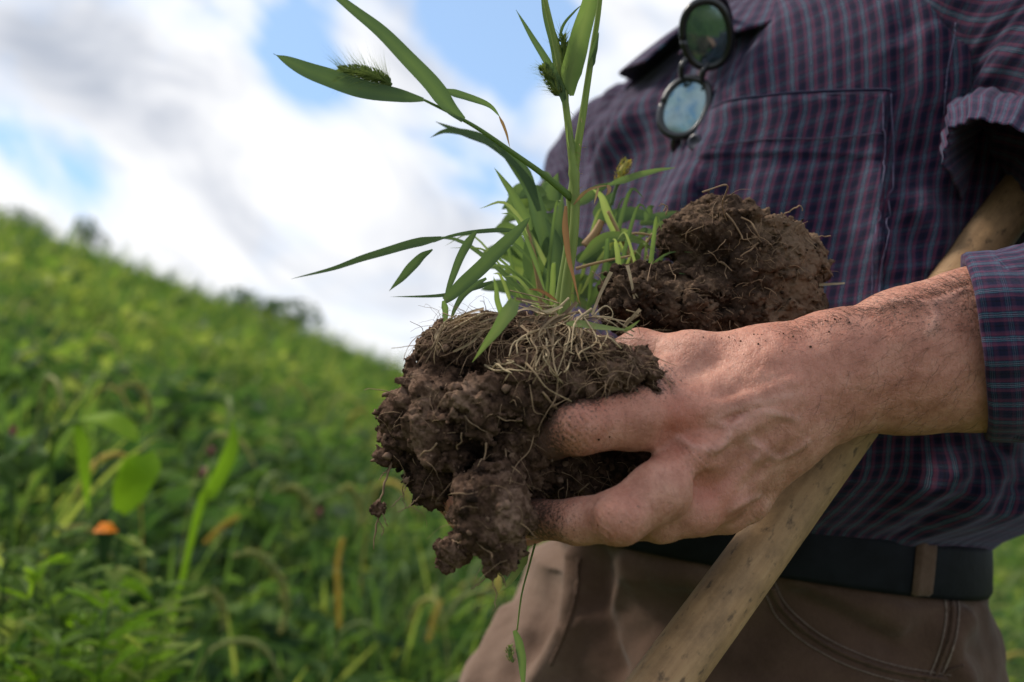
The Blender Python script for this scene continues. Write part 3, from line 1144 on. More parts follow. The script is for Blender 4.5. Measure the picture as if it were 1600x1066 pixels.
def cloth_tube(name, pts, rad, parent, nu=90, nv=120, amp=0.006, seed=0.0, ovals=None, hint=(0.1, 1.0, 0.1), turn=None, uvo=(0, 0), shear=0.0):
    """a sleeve: camera-space path, radii per key; ripples of cloth round and along it"""
    P = path(pts, nv)
    K = np.linspace(0, 1, len(rad))
    t = np.linspace(0, 1, nv)
    r = np.interp(t, K, rad)
    T, A, B = frames(P, hint)
    a = np.linspace(0, 2 * math.pi, nu)
    ln = np.concatenate(([0], np.cumsum(np.linalg.norm(np.diff(P, axis=0), axis=1))))
    ca, sa = np.cos(a), np.sin(a)
    p3 = np.stack((np.tile(ca * 1.1, (nv, 1)) + seed, np.tile(sa * 1.1, (nv, 1)) + ln[:, None] * 14, np.repeat(ln[:, None] * 38, nu, 1) + 2 * ca + seed), -1)
    d = amp * fbm(p3, 3) + amp * 0.45 * np.sin(ln[:, None] * 150 + 2.2 * ca + 1.4 * sa + 3 * fbm(p3 * 0.6 + 4, 2)) * np.clip(fbm(p3 * 0.5 + 9, 2) + 0.35, 0, 1)
    V = P[:, None] + (A[:, None] * ca[None, :, None] + B[:, None] * sa[None, :, None]) * (r[:, None] + d)[..., None]
    if shear:
        # the open end is cut obliquely
        wS = np.clip((t - 0.80) / 0.17, 0, 1)[:, None] * shear
        V[..., 0] += wS * (V[..., 2] - P[:, None, 2])
    i, j = np.meshgrid(np.arange(nv - 1), np.arange(nu - 1), indexing='ij')
    Q = np.stack((i * nu + j, i * nu + j + 1, (i + 1) * nu + j + 1, (i + 1) * nu + j), -1).reshape(-1, 4)
    uv = np.stack((np.tile(a * np.mean(rad), (nv, 1)) + uvo[0], np.repeat(ln[:, None], nu, 1) + uvo[1]), -1).reshape(-1, 2)
    o = mesh_obj(name, w_of(V.reshape(-1, 3)), Q, M['plaid'], parent, uv=uv)
    return o, V, Q


# ---- arms: joints in camera space
SH_L, EL_L, WR_L = np.array((0.392, 0.185, 0.668)), np.array((0.385, 0.022, 0.560)), q(1310, 592, 0.515)
SH_R, EL_R, WR_R = np.array((0.118, 0.170, 1.035)), np.array((0.058, -0.045, 0.94)), np.array((0.012, -0.088, 0.63))

# far sleeve
cloth_tube('sleeve', [SH_R + (0.05, 0.03, -0.05), SH_R, (SH_R + EL_R) / 2 + (-0.012, 0, 0.01), EL_R, EL_R * 0.55 + WR_R * 0.45], (0.078, 0.080, 0.072, 0.066, 0.058), SHIRT, amp=0.010, seed=3.0)
# near sleeve: shoulder to elbow to the open cuff on the forearm
cuff_in = q(1572, 545, 0.530)
_, CV, CQ = cloth_tube('sleeve', [SH_L + (-0.06, 0.05, 0.06), SH_L + (-0.01, 0.005, 0.01), SH_L * 0.5 + EL_L * 0.5 + (0.02, 0.01, 0.0), EL_L + (0.018, -0.004, 0.0), q(1760, 510, 0.545), q(1620, 532, 0.534), q(1570, 540, 0.530),
                       q(1527, 546, 0.528)], (0.078, 0.088, 0.082, 0.070, 0.062, 0.0535, 0.0490, 0.0472), SHIRT, 150, 260, amp=0.0055, seed=1.0, uvo=(0.004, 0.002), hint=(0.1, 0.2, 1.0), shear=0.5)
# the rolled edge of the cuff: a doubled band of cloth that turns back inside
ring0 = CV[-1]
ctr = ring0.mean(0)
ax = q(1600, 545, 0.530) - q(1500, 548, 0.528)
ax /= np.linalg.norm(ax)
prof = [(-0.0, -0.0030), (-0.0016, -0.001), (-0.0016, 0.0022), (0.001, 0.0036), (0.012, 0.0042), (0.030, 0.0036), (0.034, 0.0016), (0.036, -0.002)]
rr = (ring0 - ctr)
rl = np.linalg.norm(rr, axis=1, keepdims=True)
V = np.concatenate([ring0 + ax * s + rr / rl * o for s, o in prof])
k = len(ring0)
Q = np.array([(i * k + j, i * k + j + 1, (i + 1) * k + j + 1, (i + 1) * k + j) for i in range(len(prof) - 1) for j in range(k - 1)])
uv = np.concatenate([np.stack((np.linspace(0, 0.30, k) + 0.004, np.full(k, s + 0.006)), -1) for s, o in prof])
mesh_obj('cuff', w_of(V), Q, M['plaid'], SHIRT, uv=uv)

# loose fold of the sleeve at the armpit, its hem curling open over the handle
hem_ctr = [q(1478, 262, 0.600), q(1482, 215, 0.594), q(1505, 192, 0.588), q(1550, 190, 0.580), q(1600, 208, 0.570), q(1660, 240, 0.565), q(1720, 280, 0.60), q(1680, 330, 0.69), q(1600, 345, 0.715), q(1520, 322, 0.668)]
H = path(hem_ctr + [hem_ctr[0]], 120)
hc = H.mean(0)
deep = np.array((0.05, 0.03, 0.075))
lay = [(0.985, 0.0, 0.0), (1.0, -0.02, 0.0), (1.03, -0.01, 0.0), (1.045, 0.04, 0.0), (1.10, 0.2, 0.0), (1.28, 0.5, 0.0), (1.3, 1.0, 0)]
inn = [(0.97, 0.1, 0), (0.93, 0.4, 0), (0.85, 0.8, 0), (0.7, 1.0, 0)]
rows = [hc + (H - hc) * f + deep * z for f, z, _ in inn[::-1] + lay]
rip = 1 + 0.03 * np.sin(np.linspace(0, 2 * math.pi, 120) * 9) + 0.02 * np.sin(np.linspace(0, 2 * math.pi, 120) * 23)
rows = [hc + deep * 0 + (r - hc) * rip[:, None] for r in rows]
V = np.concatenate(rows)
k = 120
Q = np.array([(i * k + j, i * k + j + 1, (i + 1) * k + j + 1, (i + 1) * k + j) for i in range(len(rows) - 1) for j in range(k - 1)])
uv = np.concatenate([np.stack((np.linspace(0, 0.33, k), np.full(k, 0.012 * i)), -1) for i in range(len(rows))])
mesh_obj('sleeve_fold', w_of(V), Q, M['plaid'], SHIRT, uv=uv)

# collar: two flaps round the neck
def collar(u0, u1, name):
    s, t = np.meshgrid(np.linspace(0, 1, 60), np.linspace(0, 1, 24), indexing='ij')
    u = u0 + (u1 - u0) * s
    cx, cz, a, b = rings(TORSO, np.full(u.shape, 0.30))
    tip = np.clip(1 - s * 3.2, 0, 1)
    up = np.where(t < 0.35, 0.255 + 0.035 * t / 0.35, 0.290 - (t - 0.35) / 0.65 * (0.040 + 0.022 * tip))
    out = np.where(t < 0.35, 0.004 + 0.004 * t / 0.35, 0.010 + 0.072 * np.clip((t - 0.35) / 0.65, 0, 1) ** 0.8 + 0.012 * tip * (t - 0.35))
    ra, rb = a + out, b + out
    P = np.stack((cx, up, cz), -1) + FV * (rb * np.cos(u))[..., None] + LV * (ra * np.sin(u))[..., None]
    P += 0.003 * fbm(P * 40, 2)[..., None]
    i, j = np.meshgrid(np.arange(59), np.arange(23), indexing='ij')
    Q = np.stack((i * 24 + j, i * 24 + j + 1, (i + 1) * 24 + j + 1, (i + 1) * 24 + j), -1).reshape(-1, 4)
    o = mesh_obj(name, w_of(P.reshape(-1, 3)), Q, M['plaid'], SHIRT, uv=np.stack((u * 0.1, t * 0.08 + 0.003), -1).reshape(-1, 2))
    sm = o.modifiers.new('cloth', 'SOLIDIFY')
    sm.thickness = 0.002


collar(0.10, 2.9, 'collar')
collar(-0.16, -2.9, 'collar')

# ---- body: near hand and forearm in fine detail, the rest of the body beneath the clothes
MM = 0.001


def near_hand():
    lo, hi = np.array((-0.005, -0.125, 0.425)), np.array((0.345, 0.07, 0.60))
    f = Field(lo, hi, 0.00125)
    # forearm (two bones side by side give it its flat oval section)
    k = 0.016
    f.chain([q(1730, 500, .540), q(1525, 522, .527), q(1420, 540, .520), q(1310, 560, .515)], [.036, .0325, .0275, .0215], k)
    f.chain([q(1730, 560, .540), q(1525, 570, .527), q(1420, 589, .520), q(1310, 620, .516)], [.037, .0320, .0265, .0190], k)
    # wrist to knuckles
    k = 0.011
    f.chain([q(1310, 560, .514), q(1200, 585, .505), q(1082, 648, .494)], [.0205, .0175, .0142], k)
    f.chain([q(1310, 585, .512), q(1200, 635, .499), q(1082, 722, .486)], [.0195, .0165, .0138], k)
    f.chain([q(1310, 608, .513), q(1220, 664, .503), q(1128, 772, .494)], [.0182, .0158, .0123], k)
    f.chain([q(1310, 626, .516), q(1236, 686, .508), q(1168, 781, .508)], [.0172, .0140, .0102], k)
    # base of the thumb along the top of the hand
    f.chain([q(1300, 550, .518), q(1200, 561, .514), q(1080, 562, .517)], [.0200, .0150, .0140], k)
    f.chain([q(1200, 600, .525), q(1120, 650, .522), q(1090, 700, .515)], [.018, .016, .014], k)
    f.chain([q(1080, 562, .517), q(1000, 548, .531), q(930, 570, .543)], [.0130, .0105, .0085], .007)
    # web between thumb and first finger
    f.chain([q(1080, 575, .512), q(1042, 605, .503), q(1010, 628, .492)], [.0130, .0105, .0110], .010)
    # fingers
    kf = 0.0045
    f.chain([q(1082, 648, .494), q(1000, 655, .483), q(905, 668, .4765)], [.0142, .0137, .0127], .008)
    f.chain([q(905, 668, .4765), q(862, 684, .492), q(835, 700, .515)], [.0127, .0105, .0085], kf)
    f.chain([q(1082, 722, .486), q(1030, 768, .471), q(968, 808, .4645)], [.0138, .0132, .0128], .007)
    f.chain([q(968, 808, .4645), q(905, 815, .478), q(840, 812, .497), q(815, 803, .507)], [.0126, .0108, .0096, .0080], kf)
    f.chain([q(1128, 772, .494), q(1085, 800, .484), q(1035, 812, .486)], [.0125, .0112, .0108], .005)
    f.chain([q(1035, 812, .486), q(970, 815, .503), q(915, 790, .522)], [.0108, .0098, .0085], .004)
    f.chain([q(1168, 783, .508), q(1135, 802, .503), q(1095, 808, .506)], [.0105, .0098, .0092], .005)
    f.chain([q(1095, 808, .506), q(1045, 800, .522), q(1010, 775, .538)], [.0092, .0085, .0075], .004)
    # knuckle heads
    f.ell(q(1080, 712, .4762), (.0075, .0065, .005), .008)
    f.ell(q(966, 812, .4555), (.0085, .0065, .004), .008)
    f.ell(q(908, 662, .467), (.0085, .007, .005), .006)
    f.ell(q(1088, 640, .4845), (.008, .006, .005), .008)
    f.ell(q(1130, 775, .4855), (.008, .006, .005), .006)
    f.ell(q(1170, 788, .500), (.006, .005, .005), .006)
    # hollows between the knuckles and behind the first finger
    for px, py, d, r in ((1058, 684, .4715, .0045), (1100, 756, .4725, .0045),):
        f.ell(q(px, py, d), (r * 1.3, r, r * 0.8), .008, True)
    # tendons and raised veins on the back of the hand
    t = .0085
    for pts, r in (([(1240, 600, .4845), (1165, 628, .4805), (1095, 645, .4785)], .0022),
                   ([(1245, 622, .4835), (1160, 670, .4775), (1088, 712, .4705)], .0024),
                   ([(1250, 650, .4875), (1185, 710, .4830), (1130, 768, .4815)], .0020)):
        f.chain([q(*p) for p in pts], [r] * 3, .005)
    veins = ([(1062, 686), (1085, 699), (1115, 703), (1135, 690), (1142, 672), (1160, 656), (1185, 645), (1215, 648), (1245, 655)],
             [(1142, 672), (1128, 664), (1110, 660)], [(1160, 656), (1150, 668), (1172, 690), (1190, 702), (1180, 718)],
             [(1190, 702), (1215, 716), (1240, 704), (1262, 690)], [(1110, 660), (1135, 645), (1180, 632), (1235, 618)],
             [(1400, 470), (1455, 474), (1510, 452)], [(1455, 474), (1462, 500), (1450, 520)], [(1185, 775), (1160, 785), (1140, 796)])
    V, Q = f.mesh()
    V = relax(V, Q, 3)
    sf = Surf(V, Q)
    VP = []
    for vn in veins:
        H_ = [sf.hit(*p) for p in vn]
        P = [h[0] - h[1] * -0.0 for h in H_ if h[0] is not None]
        P = [p + np.array((0, 0, 0.0006)) for p in P]
        if len(P) > 1:
            P = path(P, len(P) * 4)
            VP.append(P)
            f.chain(list(P), [.0008] * len(P), .0022)
    # creases where the web folds and across the finger joints
    for pts in ([(1030, 592), (1045, 600), (1050, 612)], [(1018, 600), (1026, 616)]):
        P = [sf.hit(*p)[0] for p in pts]
        P = [p for p in P if p is not None]
        if len(P) > 1:
            f.chain(P, [.0012] * len(P), .0025, True)
    V, Q = f.mesh()
    V = relax(V, Q, 2, 0.5)
    return V, Q, VP


HV, HQ, VP = near_hand()
HN = normals(HV, HQ)
# fine wrinkles over knuckles, and the soft unevenness of skin
kn = [(q(1078, 712, .473), .013), (q(965, 818, .455), .013), (q(905, 662, .466), .013), (q(1045, 600, .49), .012), (q(1180, 790, .497), .012)]
wr = np.zeros(len(HV))
for c, r in kn:
    g = np.exp(-(((HV - c) ** 2).sum(1)) / r ** 2)
    ph = (HV[:, 0] * 0.75 + HV[:, 1] * 0.65) * 2600 + 5 * fbm(HV * 160, 2)
    wr += g * np.sin(ph)
HV = HV + HN * (0.00040 * wr + 0.00055 * fbm(HV * 110, 3) + 0.00018 * fbm(HV * 420, 2))[:, None]
VP = np.vstack(VP)
vein = np.zeros(len(HV))
for p in VP:
    vein = np.maximum(vein, np.exp(-((HV - p) ** 2).sum(1) / 0.0019 ** 2))
red = np.zeros(len(HV))
for px, py, d, r, a in ((1055, 655, .478, .012, 1.0), (1085, 650, .478, .012, .6), (1095, 755, .48, .012, .9), (1075, 715, .472, .010, .4), (965, 815, .455, .014, .55), (1130, 790, .48, .015, .6),
                        (960, 630, .470, .018, .5), (905, 660, .466, .014, .4), (1230, 560, .49, .03, .35), (1380, 520, .49, .05, .35)):
    red += a * np.exp(-(((HV - q(px, py, d)) ** 2).sum(1)) / r ** 2)
dirt = np.exp(-(((HV - q(870, 690, .485)) ** 2).sum(1)) / .022 ** 2) * 0.8 + np.exp(-(((HV - q(830, 830, .49)) ** 2).sum(1)) / .03 ** 2) * 0.6
dirt += np.clip(-wr, 0, 1) * 0.35
dirt += np.clip((HV[:, 1] - (q(1150, 545, .5)[1])) / 0.012, 0, 1) * 0.35 + 0.10


def under_body():
    """neck, head, torso, far arm and hand: coarse, mostly hidden by the clothes"""
    f = Field((-0.14, -0.21, 0.47), (0.50, 0.62, 1.14), 0.0052)
    nb = np.array((0.253, 0.25, 0.885))
    f.ell((0.22, 0.0, 0.85), (0.15, 0.22, 0.11), 0.03)
    f.chain([SH_R + (0.03, 0.0, -0.02), SH_L + (-0.05, 0, 0.03)], [0.055, 0.055], 0.03)
    f.chain([nb, nb + (-0.015, 0.09, -0.01)], [0.058, 0.055], 0.03)
    hd = nb + np.array((-0.03, 0.20, -0.02))
    f.ell(hd, (0.085, 0.115, 0.088), 0.02)
    jaw = hd + FV * 0.035 + np.array((0, -0.065, 0))
    f.ell(jaw, (0.058, 0.055, 0.058), 0.03)
    f.cone(hd + FV * 0.085 + (0, 0.01, 0), hd + FV * 0.112 + (0, -0.03, 0), 0.010, 0.016, 0.012)
    for s in (-1, 1):
        f.ell(hd + FV * 0.086 + LV * 0.032 * s + np.array((0, 0.012, 0)), (0.016, 0.012, 0.016), 0.010, True)
        f.ell(hd + FV * 0.080 + LV * 0.032 * s + np.array((0, 0.012, 0)), (0.0125, 0.0125, 0.0125), 0.004)
        f.ell(hd + LV * 0.088 * s + np.array((0, -0.005, 0)), (0.014, 0.032, 0.020), 0.008)
    f.ell(hd + FV * 0.092 + np.array((0, -0.058, 0)), (0.022, 0.007, 0.014), 0.008)
    f.chain([SH_R, EL_R, WR_R], [0.052, 0.042, 0.028], 0.02)
    f.chain([SH_L, EL_L, EL_L * 0.45 + cuff_in * 0.55], [0.055, 0.046, 0.034], 0.02)
    return f


def far_hand():
    """the other hand, open beneath the soil, fingers pointing away to the left"""
    f = Field((-0.115, -0.145, 0.470), (0.06, -0.03, 0.68), 0.0018)
    f.chain([WR_R + (0.004, -0.004, 0.03), q(800, 775, .595), q(770, 785, .560)], [.027, .024, .018], .012)
    f.chain([q(820, 790, .59), q(790, 800, .565)], [.022, .017], .012)
    for k, (a, b, c, d) in enumerate((((770, 765, .575), (730, 755, .553), (708, 752, .530), (700, 758, .515)),
                                      ((765, 785, .560), (728, 782, .535), (708, 775, .515), (702, 765, .503)),
                                      ((775, 803, .548), (745, 808, .525), (728, 800, .507), (722, 785, .498)),
                                      ((800, 812, .545), (780, 818, .525), (768, 812, .512), (765, 800, .503)))):
        f.chain([q(*a), q(*b), q(*c), q(*d)], [.0125, .0108, .0095, .0080], .005)
    f.chain([q(815, 770, .62), q(790, 740, .60), q(765, 728, .58)], [.017, .012, .009], .008)
    V, Q = f.mesh()
    return relax(V, Q, 2), Q


BF = under_body()
BV, BQ = BF.mesh()
BV = relax(BV, BQ, 3)
RV, RQ = far_hand()
bodyV = np.vstack((HV, RV, BV))
bodyQ = np.vstack((HQ, RQ + len(HV), BQ + len(HV) + len(RV)))
z = np.zeros(len(RV) + len(BV))
BODY = mesh_obj('body', w_of(bodyV), bodyQ, M['skin'], MAN, attrs={'vein': np.concatenate((vein, z)), 'red': np.concatenate((red, z + 0.35)), 'dirt': np.concatenate((dirt, np.full(len(RV), 0.45), np.zeros(len(BV))))})
HS = Surf(HV, HQ)

# hair on the head
hb = Bag()
hd = np.array((0.253, 0.25, 0.885)) + np.array((-0.03, 0.20, -0.02))
for k in range(2600):
    v = rng.normal(size=3)
    v /= np.linalg.norm(v)
    if (v @ FV > 0.45 and v[1] < 0.55) or v[1] < -0.25:
        continue
    p = hd + v * np.array((0.087, 0.117, 0.090))
    e = p + v * 0.012 + np.array((0, -0.022, 0)) - FV * 0.012
    hb.add(*tube(w_of(path([p, (p + e) / 2 + v * 0.006, e], 4)), np.linspace(0.0022, 0.0008, 4), 3))
hb.build('hair', M['hair'], MAN)

# hair on the forearm
ab = Bag()
made = 0
while made < 620:
    px, py = rng.uniform(1235, 1545), rng.uniform(425, 690)
    if rng.random() > (0.25 + 0.75 * np.clip((560 - py) / 120, 0, 1) + 0.3 * np.clip((py - 640) / 40, 0, 1)) * np.clip((px - 1200) / 200, 0.2, 1):
        continue
    if rng.random() < 0.45:
        py = np.interp(px, (1240, 1300, 1440, 1525), (512, 490, 460, 432)) + abs(rng.normal(0, 9)) + 2
    p, n, _ = HS.hit(px, py)
    made += 1
    if p is None or p[0] < 0.13:
        continue
    if n[2] > 0:
        n = -n
    dirn = np.array((-0.75, -0.45 + 0.5 * np.clip((540 - py) / 100, -0.5, 1.4), 0.0)) + rng.normal(0, 0.32, 3)
    dirn -= n * (dirn @ n)
    dirn /= np.linalg.norm(dirn)
    L = rng.uniform(0.006, 0.014)
    pts = [p - n * 0.0002, p + dirn * L * 0.4 + n * L * 0.22, p + dirn * L * 0.8 + n * L * 0.26 + rng.normal(0, 0.0006, 3), p + dirn * L + n * L * 0.16]
    ab.add(*tube(w_of(path(pts, 6)), np.linspace(0.00007, 0.00003, 6), 3))
ab.build('arm_hair', M['hair'], MAN, kind='stuff')

# ---- trousers
def trousers():
    f = Field((-0.10, -0.36, 0.62), (0.42, -0.122, 1.06), 0.0032)
    hc_ = np.array((0.198, -0.16, 0.835))
    R = np.stack((LV, np.array((0, 1, 0)), FV))
    f.ell(hc_ + (0, 0.01, 0), (0.186, 0.10, 0.150), 0.02, R=R)
    f.ell(hc_ + (0.006, -0.09, 0), (0.198, 0.13, 0.156), 0.03, R=R)
    f.chain([(0.262, -0.21, 0.77), (0.262, -0.42, 0.75)], [0.096, 0.092], 0.03)
    f.chain([(0.130, -0.20, 0.895), (0.052, -0.34, 0.865), (0.018, -0.42, 0.85)], [0.095, 0.093, 0.088], 0.05)
    idx, P = f.band(0.02)
    f.D[idx] += (-0.008 * fbm(P * np.array((11, 17, 11)) + 3, 3) - 0.003 * fbm(P * 45, 2)).astype(np.float32)
    V, Q = f.mesh()
    dc = V - np.array((0.200, 0, 0.835))
    rho = np.hypot(dc @ LV / 0.1865, dc @ FV / 0.1505)
    wt = np.clip((V[:, 1] + 0.188) / 0.012, 0, 1) * (rho > 0.975)
    k_ = 1 - wt * (1 - 0.975 / np.maximum(rho, 0.5))
    V[:, 0] = 0.200 + dc[:, 0] * k_
    V[:, 2] = 0.835 + dc[:, 2] * k_
    keep = (V[Q][:, :, 1] > -0.357).all(1) & (V[Q][:, :, 1] < -0.128).all(1)
    return V, Q[keep]


TV, TQ2 = trousers()
sf0 = Surf(TV, TQ2)
NN = normals(TV, TQ2)
# creases over the lap: raised soft ridges where the cloth is pulled
for pts, amp, wd in (([(905, 870), (900, 940), (880, 1000), (840, 1060)], 0.007, 0.012), ([(935, 880), (940, 950), (960, 1040)], -0.006, 0.014),
                     ([(860, 900), (850, 960), (820, 1050)], -0.004, 0.018), ([(985, 880), (960, 940), (900, 990)], 0.005, 0.010),
                     ([(1250, 910), (1320, 940), (1400, 975)], 0.004, 0.009), ([(1260, 925), (1330, 965), (1390, 1000)], -0.004, 0.009),
                     ([(1370, 940), (1420, 955), (1470, 950)], 0.003, 0.007), ([(1000, 900), (1080, 900), (1150, 930)], 0.005, 0.012),
                     ([(1500, 970), (1480, 1010), (1500, 1060)], 0.006, 0.012), ([(790, 960), (760, 1020), (740, 1066)], 0.004, 0.012)):
    P = [sf0.hit(*p)[0] for p in pts]
    P = [p for p in P if p is not None]
    if len(P) < 2:
        continue
    P = path(P, 24)
    dd = np.sqrt(((TV[:, None, :] - P[None]) ** 2).sum(-1).min(1))
    TV = TV + NN * (1.9 * amp * np.exp(-(dd / wd) ** 2))[:, None]
fade_and_lit = np.exp(-(((TV - q(790, 950, .9)) ** 2).sum(1)) / 0.10 ** 2) * 0.9  # paler patch on the far thigh: side light painted into the cloth colour
TR = mesh_obj('trousers', w_of(TV), TQ2, M['canvas'], MAN, attrs={'tint': fade_and_lit})
sf0 = Surf(TV, TQ2)
WT = w_of(TV)
# trouser legs on down to the boots
def leg(top, knee, foot, r):
    P = path([top, knee, foot], 40)
    n = len(P)
    rad = np.interp(np.linspace(0, 1, n), (0, 0.5, 1), r)
    T, A, B = frames(P, (0.1, 1, 0.1))
    a = np.linspace(0, 2 * math.pi, 40, endpoint=False)
    V = P[:, None] + rad[:, None, None] * (np.cos(a)[None, :, None] * A[:, None] + np.sin(a)[None, :, None] * B[:, None])
    V = V + 0.006 * fbm(V * np.array((14, 14, 9)), 3)[..., None] * (V - P[:, None]) / rad[:, None, None]
    i, j = np.meshgrid(np.arange(n - 1), np.arange(40), indexing='ij')
    Q = np.stack((i * 40 + j, i * 40 + (j + 1) % 40, (i + 1) * 40 + (j + 1) % 40, (i + 1) * 40 + j), -1).reshape(-1, 4)
    return V.reshape(-1, 3), Q


for top, knee_d, foot_d in (((0.262, -0.335, 0.755), (0.0, 0.01, -0.36), (0.02, 0.05, -0.70)), ((0.052, -0.335, 0.868), (-0.03, -0.03, -0.36), (-0.04, 0.06, -0.74))):
    t0 = w_of(np.array(top)) + (0, 0, 0.02)
    gz = float(ground_z(t0[0] + foot_d[0], t0[1] + foot_d[1]))
    ft = np.array((t0[0] + foot_d[0], t0[1] + foot_d[1], gz + 0.10))
    V, Q = leg(t0, t0 * 0.5 + ft * 0.5 + np.array((knee_d[0], -0.03, 0)), ft, (0.094, 0.078, 0.066))
    mesh_obj('trouser_leg', V, Q, M['canvas'], TR, attrs={'tint': np.zeros(len(V))})
    b = Field(ft + (-0.20, -0.25, -0.13), ft + (0.14, 0.14, 0.06), 0.006)
    b.cone(ft + (0, 0, 0.02), ft + (0, 0, -0.05), 0.055, 0.052, 0.02)
    b.chain([ft + (0, 0.02, -0.055), ft + (-0.055, -0.06, -0.06), ft + (-0.11, -0.13, -0.075)], [0.045, 0.046, 0.034], 0.02)
    bv, bq = b.mesh()
    bv[:, 2] = np.maximum(bv[:, 2], gz + 0.0)
    mesh_obj('boot', bv, bq, M['boot'], MAN)


# seams and stitching laid on the trousers
def seam(pts, r, name, mat, parent, surf, n=40, off=0.0, stitch=False):
    P = []
    for p in path(np.array([(a, b, 0.0) for a, b in pts]), n):
        h = surf.hit(p[0], p[1])
        if h[0] is not None:
            nn = h[1] if h[1][2] < 0 else -h[1]
            P.append(h[0] + nn * off)
    if len(P) < 4:
        return
    b = Bag()
    P = np.array(P)
    if stitch:
        # a running thread that dips between stitches
        dip = np.where(np.arange(len(P)) % 3 == 0, 0.0012, 0.0)
        P = P + np.array((0, 0, 1.0)) * dip[:, None]
        b.add(*tube(w_of(P), r, 5))
    else:
        w = r * (1 + 0.18 * np.sin(np.arange(len(P)) * 1.9) + 0.1 * rng.normal(size=len(P)))
        b.add(*tube(w_of(P), w, 8, 0.55))
    b.build(name, mat, parent)


for pts in ([(1205, 918), (1225, 955), (1270, 995), (1330, 1028), (1400, 1050), (1480, 1063)],):
    seam(pts, 0.0030, 'pocket_seam', M['canvas'], TR, sf0, 70, 0.0006)
    seam([(a + 6, b - 8) for a, b in pts], 0.0005, 'stitching', M['thread'], TR, sf0, 150, 0.0011, True)
    seam([(a - 8, b + 12) for a, b in pts], 0.0005, 'stitching', M['thread'], TR, sf0, 150, 0.0011, True)
for dx in (0, 10, 20):
    seam([(1474 + dx, 925), (1478 + dx, 960), (1470 + dx, 1010), (1448 + dx, 1066)], 0.0009 if dx != 10 else 0.0018, 'side_seam', M['thread'] if dx != 10 else M['canvas'], TR, sf0, 60, 0.0004)
seam([(905, 872), (900, 930), (885, 985), (860, 1040)], 0.0022, 'fly_seam', M['canvas'], TR, sf0, 60, 0.0004)
seam([(1505, 1040), (1480, 1050), (1470, 1066)], 0.0016, 'back_pocket_seam', M['canvas'], TR, sf0, 30, 0.0004)

for pts in ([(1112, 231), (1200, 222), (1290, 219), (1378, 212)], [(1378, 150), (1377, 260), (1372, 380), (1366, 480)], [(1388, 150), (1389, 260), (1384, 380), (1378, 480)],
            [(1125, 178), (1200, 162), (1290, 152), (1380, 148)], [(1500, 0), (1492, 60), (1482, 130), (1478, 180)]):
    seam(pts, 0.00042, 'seam_stitching', M['seam'], SHIRT, SS, 60, 0.0040)

# ---- belt
a = np.linspace(0, 2 * math.pi, 161)
prof = [(-0.020, 0.000), (-0.0205, 0.003), (-0.016, 0.0046), (0.0, 0.0050), (0.016, 0.0046), (0.0205, 0.003), (0.020, 0.0)]
cx, cz = 0.200, 0.835
V = np.concatenate([np.stack((np.full(161, cx), np.full(161, -0.158 + y * 0.9) + 0.022 * np.cos(a) + 0.002 * np.sin(a * 2 + 0.5), np.full(161, cz)), -1) +
                    FV * ((0.1505 + o) * np.cos(a))[:, None] + LV * ((0.1865 + o) * np.sin(a))[:, None] for y, o in prof])
Q = np.array([(i * 161 + j, i * 161 + j + 1, (i + 1) * 161 + j + 1, (i + 1) * 161 + j) for i in range(len(prof) - 1) for j in range(160)])
mesh_obj('belt', w_of(V), Q, M['leather'], MAN)
BS = Surf(V, Q)


def belt_loop(px0, py0, px1, py1, wpx):
    rows = []
    ts = np.linspace(0, 1, 16)
    for t in ts:
        px, py = px0 + (px1 - px0) * t, py0 + (py1 - py0) * t
        r = []
        for s in (-1, -0.75, -0.4, 0, 0.4, 0.75, 1):
            h = BS.hit(px + s * wpx, py)
            if h[0] is None:
                h = sf0.hit(px + s * wpx, py)
            if h[0] is None:
                return
            nn = h[1] if h[1][2] < 0 else -h[1]
            lift = 0.0042 if 0.06 < t < 0.94 else 0.0012
            r.append(h[0] + nn * (lift - 0.0030 * (abs(s) == 1) + 0.0007 * (abs(s) == 0.75)))
        rows.append(r)
    V = np.array(rows).reshape(-1, 3)
    Q = np.array([(i * 7 + j, i * 7 + j + 1, (i + 1) * 7 + j + 1, (i + 1) * 7 + j) for i in range(15) for j in range(6)])
    mesh_obj('belt_loop', w_of(V), Q, M['canvas'], TR, attrs={'tint': np.full(len(V), 0.2)})


belt_loop(1446, 842, 1438, 930, 15)

# ================================================================== sunglasses hung on the placket
def hit_shirt(px, py, off):
    p, n, _ = SS.hit(px, py)
    n = n if n[2] < 0 else -n
    return p + n * off, n


L1, n1 = hit_shirt(1104, 56, 0.016)
L2, n2 = hit_shirt(1070, 168, 0.0)
L2 = q(1070, 168, L2[2] - 0.022)
SG = thing('sunglasses', w_of(L2), 'dark sunglasses with blue-green lenses hanging from the shirt front', 'sunglasses')
L1 = q(1104, 54, L2[2] - 0.012)
zup = L1 - L2
zup /= np.linalg.norm(zup)
nrm = np.array((-0.42, 0.20, -0.89))
nrm /= np.linalg.norm(nrm)
side = np.cross(zup, nrm)
nrm_up = np.array((-0.05, -0.45, -0.88)) + 0 * side
nrm_up /= np.linalg.norm(nrm_up)


